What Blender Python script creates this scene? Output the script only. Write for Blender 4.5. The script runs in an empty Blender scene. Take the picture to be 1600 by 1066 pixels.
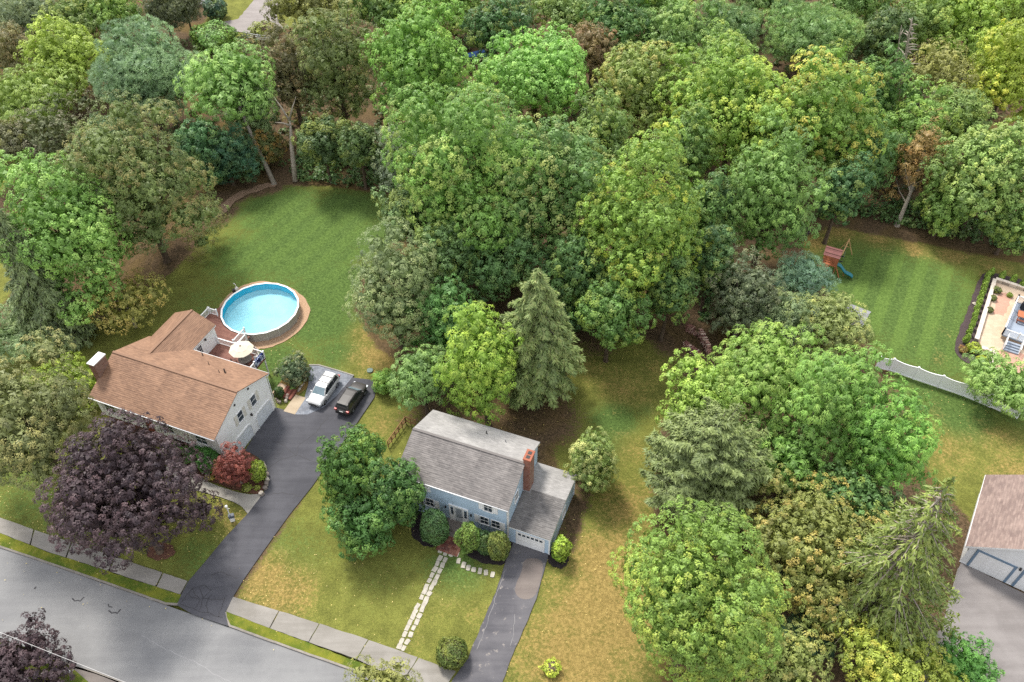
import bpy, bmesh, math, random
import numpy as np
from mathutils import Vector, Matrix

# ------------------------------------------------------------------ camera, sky, sun, exposure
SC = bpy.context.scene
COL = SC.collection
F, PITCH, ROLL, CAMZ = 1283.73, 0.7833, -0.0032, 71.077
cam_d = bpy.data.cameras.new('camera')
cam_d.sensor_fit = 'HORIZONTAL'; cam_d.sensor_width = 36.0; cam_d.lens = 36.0 * F / 1600.0
cam_d.clip_start = 1.0; cam_d.clip_end = 6000.0
cam = bpy.data.objects.new('camera', cam_d); COL.objects.link(cam)
_fw = Vector((0, math.cos(PITCH), -math.sin(PITCH)))
_r0 = Vector((1, 0, 0)); _d0 = Vector((0, -math.sin(PITCH), -math.cos(PITCH)))
_rx = _r0 * math.cos(ROLL) - _d0 * math.sin(ROLL)
_dx = _r0 * math.sin(ROLL) + _d0 * math.cos(ROLL)
cam.matrix_world = Matrix(((_rx.x, -_dx.x, -_fw.x, 0), (_rx.y, -_dx.y, -_fw.y, 0), (_rx.z, -_dx.z, -_fw.z, CAMZ), (0, 0, 0, 1)))
SC.camera = cam

SUN_EL, SUN_AZ = math.radians(56), math.radians(-30)      # azimuth from +Y towards +X, where the light comes from
world = bpy.data.worlds.new('World'); SC.world = world; world.use_nodes = True
wn = world.node_tree.nodes; wl = world.node_tree.links
sky = wn.new('ShaderNodeTexSky'); sky.sky_type = 'NISHITA'; sky.sun_disc = False
sky.sun_elevation = SUN_EL; sky.sun_rotation = SUN_AZ
sky.air_density = 1.0; sky.dust_density = 2.0; sky.ozone_density = 1.0
hsv = wn.new('ShaderNodeHueSaturation'); hsv.inputs['Saturation'].default_value = 0.40
wl.new(sky.outputs[0], hsv.inputs['Color'])
cloud = wn.new('ShaderNodeMix'); cloud.data_type = 'RGBA'; cloud.inputs[0].default_value = 0.88     # thin even overcast over the blue
cloud.inputs[7].default_value = (4.8, 4.9, 5.2, 1)
wl.new(hsv.outputs[0], cloud.inputs[6]); wl.new(cloud.outputs[2], wn['Background'].inputs['Color'])
wn['Background'].inputs['Strength'].default_value = 0.15
sun_d = bpy.data.lights.new('sun', 'SUN'); sun_d.energy = 2.7; sun_d.angle = math.radians(12); sun_d.color = (1.0, 0.95, 0.87)
sun = bpy.data.objects.new('sun', sun_d); COL.objects.link(sun)
_sd = Vector((math.sin(SUN_AZ) * math.cos(SUN_EL), math.cos(SUN_AZ) * math.cos(SUN_EL), math.sin(SUN_EL)))
sun.rotation_euler = _sd.to_track_quat('Z', 'Y').to_euler()
sun.location = (0, 0, 120)
SC.view_settings.view_transform = 'Standard'; SC.view_settings.look = 'None'
SC.view_settings.gamma = 1.0; SC.view_settings.exposure = 0.85
SC.cycles.max_bounces = 6; SC.cycles.diffuse_bounces = 3; SC.cycles.transparent_max_bounces = 8
SC.cycles.use_denoising = False
SC.cycles.denoising_input_passes = 'RGB_ALBEDO_NORMAL'; SC.cycles.denoising_prefilter = 'NONE'

# ------------------------------------------------------------------ pixel -> place helpers
def at(px, py, z=0.0):
    du, dv = px - 800.0, py - 533.0
    c, s = math.cos(ROLL), math.sin(ROLL)
    u, v = (du * c + dv * s) / F, (-du * s + dv * c) / F
    cp, sp = math.cos(PITCH), math.sin(PITCH)
    d = (u, cp - v * sp, -sp - v * cp)
    t = (z - CAMZ) / d[2]
    return Vector((d[0] * t, d[1] * t, z))
def pxscale(x, y, z):
    return F / (y * math.cos(PITCH) - (z - CAMZ) * math.sin(PITCH))
def pts(lst, z=0.0): return [at(a, b, z) for a, b in lst]

# ------------------------------------------------------------------ materials
def lin(r, g, b):
    f = lambda c: (c / 255 / 12.92) if c / 255 <= 0.04045 else ((c / 255 + 0.055) / 1.055) ** 2.4
    return (f(r), f(g), f(b), 1.0)
class NT:
    def __init__(s, name):
        s.m = bpy.data.materials.new(name); s.m.use_nodes = True
        s.n = s.m.node_tree.nodes; s.l = s.m.node_tree.links
        s.b = s.n['Principled BSDF']; s.out = s.n['Material Output']
    def add(s, t, **kw):
        n = s.n.new('ShaderNode' + t)
        for k, v in kw.items(): setattr(n, k, v)
        return n
    def put(s, sock, v):
        if hasattr(v, 'is_linked') or isinstance(v, bpy.types.NodeSocket): s.l.new(v, sock)
        else: sock.default_value = v
    def noise(s, vec, scale, detail=4, rough=0.55, dist=0.0):
        n = s.add('TexNoise'); n.inputs['Scale'].default_value = scale; n.inputs['Detail'].default_value = detail
        n.inputs['Roughness'].default_value = rough; n.inputs['Distortion'].default_value = dist
        if vec is not None: s.l.new(vec, n.inputs['Vector'])
        return n.outputs['Fac']
    def mix(s, fac, a, b, mode='MIX'):
        n = s.add('Mix', data_type='RGBA', blend_type=mode)
        s.put(n.inputs[0], fac); s.put(n.inputs[6], a); s.put(n.inputs[7], b)
        return n.outputs[2]
    def math(s, op, a, b=0.0, c=None, clamp=False):
        n = s.add('Math', operation=op, use_clamp=clamp); s.put(n.inputs[0], a); s.put(n.inputs[1], b)
        if c is not None: s.put(n.inputs[2], c)
        return n.outputs[0]
    def ramp(s, fac, lo, hi, a=0.0, b=1.0):
        n = s.add('MapRange'); n.interpolation_type = 'SMOOTHSTEP'
        s.put(n.inputs[0], fac)
        for i, v in enumerate((lo, hi, a, b)): s.put(n.inputs[i + 1], v)
        return n.outputs[0]
    def coord(s, which='Object'):
        return s.add('TexCoord').outputs[which]
    def pos(s): return s.add('NewGeometry').outputs['Position']
    def mapv(s, vec, scale=(1, 1, 1), rot=(0, 0, 0)):
        n = s.add('Mapping'); n.inputs['Scale'].default_value = scale; n.inputs['Rotation'].default_value = rot
        s.l.new(vec, n.inputs['Vector']); return n.outputs[0]
    def attr(s, name, typ='GEOMETRY'):
        n = s.add('Attribute', attribute_name=name, attribute_type=typ); return n
    def bump(s, h, strength=0.5, dist=0.02):
        n = s.add('Bump'); n.inputs['Strength'].default_value = strength; n.inputs['Distance'].default_value = dist
        s.l.new(h, n.inputs['Height']); s.l.new(n.outputs[0], s.b.inputs['Normal'])
    def fin(s, col, rough=0.8, spec=0.3, metal=0.0):
        s.put(s.b.inputs['Base Color'], col); s.put(s.b.inputs['Roughness'], rough)
        s.b.inputs['Specular IOR Level'].default_value = spec; s.b.inputs['Metallic'].default_value = metal
        return s.m
_cache = {}
def plain(name, col, rough=0.7, spec=0.3, metal=0.0, var=0.12, scale=1.5):
    """painted or solid surface with faint weathering"""
    if name in _cache: return _cache[name]
    t = NT(name); p = t.pos()
    n = t.math('ADD', t.math('MULTIPLY', t.noise(p, scale, 5), 0.6), t.math('MULTIPLY', t.noise(p, scale * 9, 3), 0.4))
    c = t.mix(t.ramp(n, 0.3, 0.7), tuple(x * (1 - var) for x in col[:3]) + (1,), tuple(min(1, x * (1 + var * .6)) for x in col[:3]) + (1,))
    _cache[name] = t.fin(c, rough, spec, metal); return _cache[name]

def grass_core(t, p):
    n1 = t.noise(p, 0.11, 4, 0.6, 0.6); n2 = t.noise(p, 0.55, 5, 0.62); n3 = t.noise(p, 3.2, 5, 0.7); n4 = t.noise(p, 11.0, 3, 0.7)
    return n1, n2, n3, n4
def mat_ground():
    t = NT('lawn_and_soil'); p = t.pos()
    n1, n2, n3, n4 = grass_core(t, p)
    a = t.attr('mask').outputs['Color']
    sp = t.add('SeparateColor'); t.l.new(a, sp.inputs[0])
    soil, dry, lush = sp.outputs[0], sp.outputs[1], sp.outputs[2]
    st = t.attr('stripe').outputs['Fac']
    jit = t.math('ADD', t.math('MULTIPLY', t.math('SUBTRACT', n2, 0.5), 0.9), t.math('MULTIPLY', t.math('SUBTRACT', n3, 0.5), 1.3))
    grass = t.mix(t.ramp(n2, 0.30, 0.72), lin(114, 118, 60), lin(140, 144, 74))
    grass = t.mix(t.ramp(t.math('ADD', lush, t.math('MULTIPLY', jit, 0.7)), 0.25, 0.75), grass, t.mix(t.ramp(n3, 0.3, 0.7), lin(80, 104, 54), lin(103, 129, 69)))
    dryc = t.mix(t.ramp(n3, 0.35, 0.7), lin(150, 130, 79), lin(172, 151, 95))
    grass = t.mix(t.ramp(t.math('ADD', t.math('ADD', dry, t.math('MULTIPLY', jit, 1.0)), t.math('MULTIPLY', t.math('SUBTRACT', n1, 0.5), 0.7)), 0.36, 0.95), grass, dryc)
    grass = t.mix(st, grass, t.mix(n3, lin(112, 146, 66), lin(138, 166, 84)))
    soilc = t.mix(t.ramp(n3, 0.3, 0.7), lin(86, 73, 58), lin(122, 102, 82))
    soilc = t.mix(t.ramp(n1, 0.45, 0.7), soilc, lin(114, 96, 62))
    c = t.mix(t.ramp(t.math('ADD', soil, t.math('MULTIPLY', jit, 0.7)), 0.34, 0.68), grass, soilc)
    c = t.mix(0.75, c, t.mix(t.ramp(n4, .25, .75), (0.35, 0.38, 0.35, 1), (1.25, 1.22, 1.15, 1)), 'MULTIPLY')
    c = t.mix(0.5, c, t.mix(t.ramp(n3, .25, .75), (0.62, 0.66, 0.6, 1), (1.2, 1.18, 1.15, 1)), 'MULTIPLY')
    c = t.mix(1.0, c, (0.98, 0.96, 0.94, 1), 'MULTIPLY')
    t.bump(t.math('ADD', n4, t.math('MULTIPLY', n3, 0.7)), 0.9, 0.10)
    return t.fin(c, 0.95, 0.12)
def mat_verge():
    t = NT('verge_grass'); p = t.pos(); n1, n2, n3, n4 = grass_core(t, p)
    c = t.mix(t.ramp(n2, 0.35, 0.65), lin(92, 112, 42), lin(140, 142, 54))
    c = t.mix(t.ramp(n3, 0.55, 0.75), c, lin(168, 150, 92))
    c = t.mix(0.45, c, t.mix(n4, (0.3, 0.3, 0.3, 1), (1, 1, 1, 1)), 'MULTIPLY')
    c = t.mix(1.0, c, (0.95, 0.95, 0.95, 1), 'MULTIPLY')
    t.bump(n4, 0.9, 0.10); return t.fin(c, 0.95, 0.12)
def mat_asphalt(name, c1, c2, patch=None, rough=0.85):
    t = NT(name); p = t.pos()
    n1, n2, n3 = t.noise(p, 0.22, 5, 0.6, 0.5), t.noise(p, 1.6, 5, 0.65), t.noise(p, 22, 2, 0.7)
    al = t.noise(t.mapv(p, (0.12, 1.3, 1), (0, 0, 0.36)), 1.0, 4, 0.6)
    c = t.mix(t.ramp(t.math('ADD', t.math('MULTIPLY', n1, 0.6), t.math('MULTIPLY', al, 0.4)), 0.35, 0.65), c1, c2)
    c = t.mix(0.35, c, t.mix(n2, (0.55, 0.55, 0.55, 1), (1, 1, 1, 1)), 'MULTIPLY')
    c = t.mix(0.3, c, t.mix(n3, (0.4, 0.4, 0.4, 1), (1, 1, 1, 1)), 'MULTIPLY')
    c = t.mix(1.0, c, (0.86, 0.86, 0.86, 1), 'MULTIPLY')
    if patch: c = t.mix(t.ramp(n2, 0.60, 0.68), c, patch)
    t.bump(n3, 0.3, 0.01); return t.fin(c, rough, 0.3)
def mat_mulch(name, c1, c2):
    t = NT(name); p = t.pos(); n = t.noise(p, 7, 5, 0.7); n2 = t.noise(p, 25, 3, 0.7)
    c = t.mix(t.ramp(n, 0.35, 0.65), c1, c2); c = t.mix(t.ramp(n2, 0.6, 0.72), c, tuple(min(1, x * 2.2) for x in c2[:3]) + (1,))
    t.bump(n2, 0.9, 0.06); return t.fin(c, 0.95, 0.15)
def mat_shingle(name, c1, c2, dark, stain=0.5, rough=0.75, tabw=0.32, row=0.16):
    t = NT(name); uv = t.coord('UV')
    br = t.add('TexBrick'); br.offset = 0.5; t.l.new(uv, br.inputs['Vector'])
    br.inputs['Scale'].default_value = 1.0; br.inputs['Brick Width'].default_value = tabw; br.inputs['Row Height'].default_value = row
    br.inputs['Mortar Size'].default_value = 0.012; br.inputs['Color1'].default_value = (0, 0, 0, 1); br.inputs['Color2'].default_value = (1, 1, 1, 1)
    br.inputs['Mortar'].default_value = (0.1, 0.1, 0.1, 1); br.inputs['Bias'].default_value = 0.0
    tone = t.math('ADD', t.math('MULTIPLY', br.outputs['Color'], 0.4), t.math('ADD', .1, t.math('MULTIPLY', t.noise(uv, 14, 3, 0.7), 0.45)))
    c = t.mix(t.ramp(tone, 0.1, 0.9), c1, c2)
    c = t.mix(t.ramp(t.noise(t.mapv(uv, (1.1, 1 / row * .9, 1)), 1.0, 2, 0.5), 0.36, 0.64, .55, 0), c, dark)
    st = t.noise(t.mapv(uv, (1.1, 0.16, 1)), 1.0, 5, 0.65, 0.3)
    c = t.mix(t.ramp(st, 0.45, 0.75, 0, stain), c, dark)
    c = t.mix(t.ramp(t.noise(uv, 0.35, 4, 0.6), 0.4, 0.7, 0, 0.35), c, tuple(min(1, x * 1.25) for x in c2[:3]) + (1,))
    t.bump(br.outputs['Fac'], -0.35, 0.02)
    c = t.mix(1.0, c, (0.80, 0.80, 0.80, 1), 'MULTIPLY')
    return t.fin(c, rough, 0.5)
def mat_siding(name, col, course=0.11, axis_z=True, rough=0.55):
    t = NT(name); o = t.coord('Object')
    w = t.add('TexWave', wave_type='BANDS', bands_direction='Z', wave_profile='SAW'); w.inputs['Scale'].default_value = 0.314 / course / 1.0
    t.l.new(o, w.inputs['Vector'])
    n = t.noise(t.mapv(o, (1, 1, 0.3)), 1.1, 5, 0.6)
    c = t.mix(t.ramp(n, 0.3, 0.7), tuple(x * 0.93 for x in col[:3]) + (1,), col)
    c = t.mix(t.ramp(t.noise(o, 9, 3), 0.5, 0.75, 0, 0.06), c, lin(120, 112, 100))
    t.bump(w.outputs['Fac'], 0.35, 0.015); return t.fin(c, rough, 0.35)
def mat_brick(name, c1, c2, mortar, scale=1.0):
    t = NT(name); o = t.coord('Object')
    br = t.add('TexBrick'); t.l.new(t.mapv(o, (1, 1, 1), (math.radians(90), 0, 0)), br.inputs['Vector'])
    br.inputs['Scale'].default_value = scale; br.inputs['Brick Width'].default_value = 0.22; br.inputs['Row Height'].default_value = 0.075
    br.inputs['Mortar Size'].default_value = 0.012; br.inputs['Color1'].default_value = c1; br.inputs['Color2'].default_value = c2; br.inputs['Mortar'].default_value = mortar
    c = t.mix(t.ramp(t.noise(o, 3, 4), 0.45, 0.7, 0, 0.35), br.outputs['Color'], tuple(x * 0.5 for x in c1[:3]) + (1,))
    return t.fin(c, 0.85, 0.2)
def mat_glass(name, col=(0.02, 0.03, 0.04, 1), rough=0.08):
    t = NT(name); n = t.noise(t.pos(), 1.2, 2)
    return t.fin(t.mix(n, col, tuple(x * 2.2 for x in col[:3]) + (1,)), rough, 0.6)
def mat_leaf():
    t = NT('leaf')
    t.n.remove(t.b)
    oc = t.add('ObjectInfo').outputs['Color']
    va = t.attr('tone').outputs['Color']; sp = t.add('SeparateColor'); t.l.new(va, sp.inputs[0])
    acc = t.attr('accent', 'OBJECT').outputs['Color']; amt = t.attr('accent_amount', 'OBJECT').outputs['Fac']
    c = t.mix(t.math('MULTIPLY', sp.outputs[1], amt), oc, acc)
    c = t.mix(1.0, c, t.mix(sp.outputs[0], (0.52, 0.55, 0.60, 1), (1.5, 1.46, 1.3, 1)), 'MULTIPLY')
    d = t.add('BsdfPrincipled'); t.l.new(c, d.inputs['Base Color']); d.inputs['Roughness'].default_value = 0.5; d.inputs['Specular IOR Level'].default_value = 0.32
    tr = t.add('BsdfTranslucent'); t.l.new(t.mix(1.0, c, (1.08, 1.15, 0.78, 1), 'MULTIPLY'), tr.inputs['Color'])
    mx = t.add('MixShader'); mx.inputs[0].default_value = 0.18
    t.l.new(d.outputs[0], mx.inputs[1]); t.l.new(tr.outputs[0], mx.inputs[2]); t.l.new(mx.outputs[0], t.out.inputs['Surface'])
    return t.m
def mat_bark(name, c1, c2):
    t = NT(name); o = t.coord('Object'); n = t.noise(t.mapv(o, (6, 6, 1.2)), 1.5, 5, 0.7)
    t.bump(n, 0.8, 0.05); return t.fin(t.mix(t.ramp(n, 0.3, 0.7), c1, c2), 0.95, 0.1)
def mat_water():
    t = NT('pool_water'); t.n.remove(t.b)
    tr = t.add('BsdfTransparent'); tr.inputs['Color'].default_value = (0.86, 0.965, 0.985, 1)
    gl = t.add('BsdfGlossy'); gl.inputs['Roughness'].default_value = 0.04
    bp = t.add('Bump'); bp.inputs['Strength'].default_value = 0.12; bp.inputs['Distance'].default_value = 0.05
    t.l.new(t.noise(t.pos(), 3.5, 3), bp.inputs['Height']); t.l.new(bp.outputs[0], gl.inputs['Normal'])
    fr = t.add('Fresnel'); fr.inputs['IOR'].default_value = 1.33
    mx = t.add('MixShader'); t.l.new(fr.outputs[0], mx.inputs[0]); t.l.new(tr.outputs[0], mx.inputs[1]); t.l.new(gl.outputs[0], mx.inputs[2])
    t.l.new(mx.outputs[0], t.out.inputs['Surface']); return t.m
def mat_paver(name, c1, c2, mortar, w=0.3, h=0.2, rot=0.0):
    t = NT(name); br = t.add('TexBrick'); t.l.new(t.mapv(t.pos(), (1, 1, 1), (0, 0, rot)), br.inputs['Vector'])
    br.inputs['Scale'].default_value = 1.0; br.inputs['Brick Width'].default_value = w; br.inputs['Row Height'].default_value = h; br.inputs['Mortar Size'].default_value = 0.012
    br.inputs['Color1'].default_value = c1; br.inputs['Color2'].default_value = c2; br.inputs['Mortar'].default_value = mortar
    n = t.noise(t.pos(), 0.8, 5); n2 = t.noise(t.pos(), 9, 4, .7)
    c = t.mix(t.ramp(n, 0.4, 0.65, 0, 0.5), br.outputs['Color'], mortar); c = t.mix(t.ramp(n2, .4, .7, 0, .35), c, c1)
    t.bump(br.outputs['Fac'], -0.4, 0.02)
    return t.fin(c, 0.85, 0.25)

LEAF = mat_leaf()
BARK = mat_bark('bark_brown', lin(70, 58, 48), lin(112, 98, 84)); BARKG = mat_bark('bark_grey', lin(110, 102, 92), lin(158, 150, 138)); DEADW = mat_bark('dead_wood', lin(128, 118, 106), lin(188, 178, 164))
WHITE = plain('white_paint', (0.80, 0.80, 0.80, 1), 0.5, 0.35, var=0.06)
GLASS = mat_glass('window_glass')

# ------------------------------------------------------------------ mesh helpers
def tag(o, label=None, cat=None, group=None, kind=None):
    if label: o['label'] = label
    if cat: o['category'] = cat
    if group: o['group'] = group
    if kind: o['kind'] = kind
    return o
def empty(name, loc=(0, 0, 0), rz=0.0, **kw):
    o = bpy.data.objects.new(name, None); COL.objects.link(o); o.location = loc; o.rotation_euler = (0, 0, rz)
    o.empty_display_size = 0.3
    return tag(o, **kw)
class MB:
    def __init__(s): s.v = []; s.f = []; s.uv = {}
    def quad(s, *p):
        n = len(s.v); s.v += [tuple(q) for q in p]; s.f.append(tuple(range(n, n + len(p)))); return s
    def box(s, x0, x1, y0, y1, z0, z1):
        n = len(s.v)
        s.v += [(x0, y0, z0), (x1, y0, z0), (x1, y1, z0), (x0, y1, z0), (x0, y0, z1), (x1, y0, z1), (x1, y1, z1), (x0, y1, z1)]
        s.f += [tuple(n + i for i in q) for q in ((0, 3, 2, 1), (4, 5, 6, 7), (0, 1, 5, 4), (1, 2, 6, 5), (2, 3, 7, 6), (3, 0, 4, 7))]; return s
    def bar(s, a, b, w, h, up=(0, 0, 1)):
        a, b = Vector(a), Vector(b); d = (b - a).normalized(); u = Vector(up)
        if abs(d.dot(u)) > 0.98: u = Vector((1, 0, 0))
        sd = d.cross(u).normalized() * w / 2; uu = sd.cross(d).normalized() * h / 2; n = len(s.v)
        for p in (a, b): s.v += [tuple(p - sd - uu), tuple(p + sd - uu), tuple(p + sd + uu), tuple(p - sd + uu)]
        s.f += [tuple(n + i for i in q) for q in ((3, 2, 1, 0), (4, 5, 6, 7), (0, 1, 5, 4), (1, 2, 6, 5), (2, 3, 7, 6), (3, 0, 4, 7))]; return s
    def tube(s, path, radii, seg=8, cap=True):
        n0 = len(s.v); k = len(path); P = [Vector(p) for p in path]
        for i, p in enumerate(P):
            d = (P[min(i + 1, k - 1)] - P[max(i - 1, 0)]).normalized()
            u = d.cross(Vector((0.31, 0.2, 0.93)) if abs(d.z) < .9 else Vector((1, 0, 0))).normalized(); w = d.cross(u)
            r = radii[i] if hasattr(radii, '__len__') else radii
            for j in range(seg):
                a = 2 * math.pi * j / seg; s.v.append(tuple(p + (u * math.cos(a) + w * math.sin(a)) * r))
        for i in range(k - 1):
            for j in range(seg):
                a, b = n0 + i * seg + j, n0 + i * seg + (j + 1) % seg; s.f.append((a, b, b + seg, a + seg))
        if cap:
            s.f.append(tuple(n0 + j for j in reversed(range(seg)))); s.f.append(tuple(n0 + (k - 1) * seg + j for j in range(seg)))
        return s
    def prism(s, poly, z0, z1):
        n = len(s.v); k = len(poly)
        s.v += [(p[0], p[1], z0) for p in poly] + [(p[0], p[1], z1) for p in poly]
        s.f.append(tuple(n + i for i in reversed(range(k)))); s.f.append(tuple(n + k + i for i in range(k)))
        for i in range(k): j = (i + 1) % k; s.f.append((n + i, n + j, n + k + j, n + k + i))
        return s
    def build(s, name, mat, parent=None, smooth=False, bevel=0.0):
        me = bpy.data.meshes.new(name); me.from_pydata(s.v, [], s.f); me.materials.append(mat)
        bm = bmesh.new(); bm.from_mesh(me); bmesh.ops.recalc_face_normals(bm, faces=bm.faces[:])
        if bevel: bmesh.ops.bevel(bm, geom=bm.edges[:], offset=bevel, segments=2, affect='EDGES', clamp_overlap=True)
        bm.to_mesh(me); bm.free()
        if smooth: me.polygons.foreach_set('use_smooth', [True] * len(me.polygons))
        o = bpy.data.objects.new(name, me); COL.objects.link(o); o.parent = parent; return o
def area2(P): return sum(P[i][0] * P[i - 1][1] - P[i - 1][0] * P[i][1] for i in range(len(P)))
def roughen(P, step=0.5, amp=0.06, seed=0):
    rg = random.Random(seed); out = []
    for i in range(len(P)):
        a, b = Vector(P[i]), Vector(P[(i + 1) % len(P)]); L = (b - a).length; k = max(1, int(L / step))
        nrm = Vector((-(b - a).y, (b - a).x, 0)).normalized()
        for j in range(k): out.append(a.lerp(b, j / k) + nrm * rg.uniform(-amp, amp))
    return out
def smooth_poly(P, n=2):
    for _ in range(n):
        Q = []
        for i in range(len(P)):
            a, b = Vector(P[i]), Vector(P[(i + 1) % len(P)]); Q += [a.lerp(b, .25), a.lerp(b, .75)]
        P = Q
    return P
def sheet(name, P, z, mat, thick=0.0, kind='structure', parent=None, rough=0.0, seed=1, step=0.5):
    """flat polygon laid on the ground, or a low slab when thick > 0"""
    P = [Vector((p[0], p[1], 0)) for p in P]
    if rough: P = roughen(P, step, rough, seed)
    if area2(P) > 0: P = P[::-1]
    me = bpy.data.meshes.new(name); bm = bmesh.new()
    vs = [bm.verts.new((p.x, p.y, z)) for p in P]; f = bm.faces.new(vs)
    if f.normal.z < 0: f.normal_flip()
    bm.normal_update()
    if f.normal.z < 0: bmesh.ops.reverse_faces(bm, faces=[f])
    if thick:
        r = bmesh.ops.extrude_face_region(bm, geom=[f])
        low = [v for v in bm.verts if v not in set(e for e in r['geom'] if isinstance(e, bmesh.types.BMVert))]
        for v in low: v.co.z = z - thick
        bmesh.ops.recalc_face_normals(bm, faces=bm.faces[:])
    bmesh.ops.triangulate(bm, faces=[f for f in bm.faces if len(f.verts) > 4])
    bm.to_mesh(me); bm.free(); me.materials.append(mat)
    o = bpy.data.objects.new(name, me); COL.objects.link(o); o.parent = parent
    if kind and parent is None: o['kind'] = kind
    return o

# ------------------------------------------------------------------ the ground
LAWNS = [
 [(95,552),(135,522),(250,442),(300,395),(332,345),(352,320),(392,300),(440,289),(520,291),(618,306),(624,340),(604,400),(566,430),(552,480),(586,540),(624,566),(660,640),(640,690),(600,700),(520,600),(430,700),(300,700),(150,640)],
 [(-140,548),(100,545),(190,690),(420,700),(420,800),(300,930),(-140,800)],
 [(560,640),(640,630),(700,720),(700,800),(870,850),(880,760),(862,690),(880,610),(895,535),(1000,528),(1090,555),(1050,620),(1022,700),(1020,830),(1020,960),(1040,1100),(1050,1300),(500,1300),(350,960),(480,770)],
 [(1255,372),(1300,354),(1400,372),(1500,392),(1600,412),(1760,440),(1760,850),(1530,830),(1450,735),(1436,690),(1400,600),(1380,560),(1330,500),(1262,420)],
 [(300,60),(330,20),(340,-40),(580,-40),(570,16),(440,45),(430,60)],
 [(-120,195),(10,203),(44,245),(0,300),(-120,300)], [(-120,380),(12,392),(24,450),(0,482),(-120,482)],
 [(300,940),(600,1060),(600,1300),(100,1300),(0,900)],
]
DRY = [(600,470,3.5,.8),(575,520,3,.7),(600,560,4,.9),(560,560,3,.55),(412,905,3.5,.9),(440,925,4,.85),(395,925,2.5,.8),(470,950,2,.5),(400,870,1.5,.5),(940,960,6.5,1.05),(900,1030,6.5,1),(960,880,5.5,1),(925,870,4,.9),(865,960,3,.6),(980,800,5,.75),(985,600,6,.65),(930,575,4,.6),(1010,570,5,.6),(1030,640,3,.5),(985,700,4,.6),(940,650,2,.3),
 (1560,690,4,.6),(1590,740,4,.7),(1500,690,3,.6),(1475,700,4,.7),(1460,640,2,.5),(1270,378,3,.9),(1310,360,3,.9),(1370,372,3,.8),(1430,384,3,.8),(1490,398,3,.7),(1550,415,4,.6),(1530,500,1.5,.5),(1470,560,2,.5),(1480,520,3,.4),(700,930,4,.35),(640,960,4,.3),(560,930,4,.3),(740,960,3,.45),(640,640,3,.6),(600,660,3,.6),(590,640,2,.5),(380,815,2,.7),(345,800,2,.6),(360,830,2,.5),(480,870,4,.3),(760,900,2,.4),(550,480,2,.4),(510,850,4,.25),(640,1000,3,.4)]
LUSH = [(480,380,11,1),(440,330,8,.9),(540,330,7,.9),(520,450,7,1),(580,370,6,.9),(400,400,8,.8),(500,500,6,.9),(430,560,4,.8),(440,600,3,.8),(520,550,4,.7),(320,470,6,.5),(240,470,7,.35),(150,560,8,.3),(960,655,3,.9),(950,690,3,.6),(715,885,4,.7),(690,920,3,.4),(1400,460,12,1),(1350,430,8,.9),(1450,520,10,.9),(1480,450,7,.7),(1440,600,6,.8),(1500,640,5,.9),(1590,620,6,.8),(1550,660,4,.5),(60,770,8,.55),(140,830,6,.5),(310,870,4,.55),(20,740,8,.5),(470,860,5,.45),(440,840,4,.45),(590,900,6,.35),(600,880,5,.3),(1010,640,2,.5),(420,100,20,.5)]
SOIL = [(750,650,6,1),(700,650,4,1),(800,660,5.5,1),(845,655,4.5,1),(868,640,3,.8),(900,790,1.6,.9),(893,820,1.4,.9),(885,850,1.4,.8),(905,760,1.6,.8),(560,880,2,.4),(930,535,4,.6),(1060,530,4,.9),(1090,570,3,.9),(230,862,1.6,.0),(630,655,2,.5),(352,328,2.2,.9),(372,306,2.0,.9),(400,296,2.4,.9),(425,290,2.4,.9),(300,400,3,.5),(1010,1000,2,.3),(340,345,2,.8)]
ROAD_TOP = [(-400,716),(-200,785),(0,855),(256,944),(357,979),(560,1051),(760,1124),(1100,1250)]
ROAD_LOW = [(1100,1420),(760,1282),(190,1066),(0,996),(-200,920),(-400,842)]
road_poly = pts(ROAD_TOP) + pts(ROAD_LOW)

def seg_dist(X, Y, poly):
    P = np.array([(p[0], p[1]) for p in poly]); n = len(P); ins = np.zeros(X.shape, bool); d2 = np.full(X.shape, 1e12)
    for i in range(n):
        ax, ay = P[i]; bx, by = P[(i + 1) % n]
        ex, ey = bx - ax, by - ay
        t = np.clip(((X - ax) * ex + (Y - ay) * ey) / (ex * ex + ey * ey + 1e-9), 0, 1)
        d2 = np.minimum(d2, (X - ax - t * ex) ** 2 + (Y - ay - t * ey) ** 2)
        cond = ((ay > Y) != (by > Y)) & (X < ex * (Y - ay) / (ey + 1e-12) + ax)
        ins ^= cond
    d = np.sqrt(d2); return np.where(ins, d, -d)
def blobs(X, Y, lst):
    out = np.zeros(X.shape)
    for (a, b, r, k) in lst:
        c = at(a, b); out = np.maximum(out, k * np.exp(-((X - c.x) ** 2 + (Y - c.y) ** 2) / (r * r) * 0.8))
    return out
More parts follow.
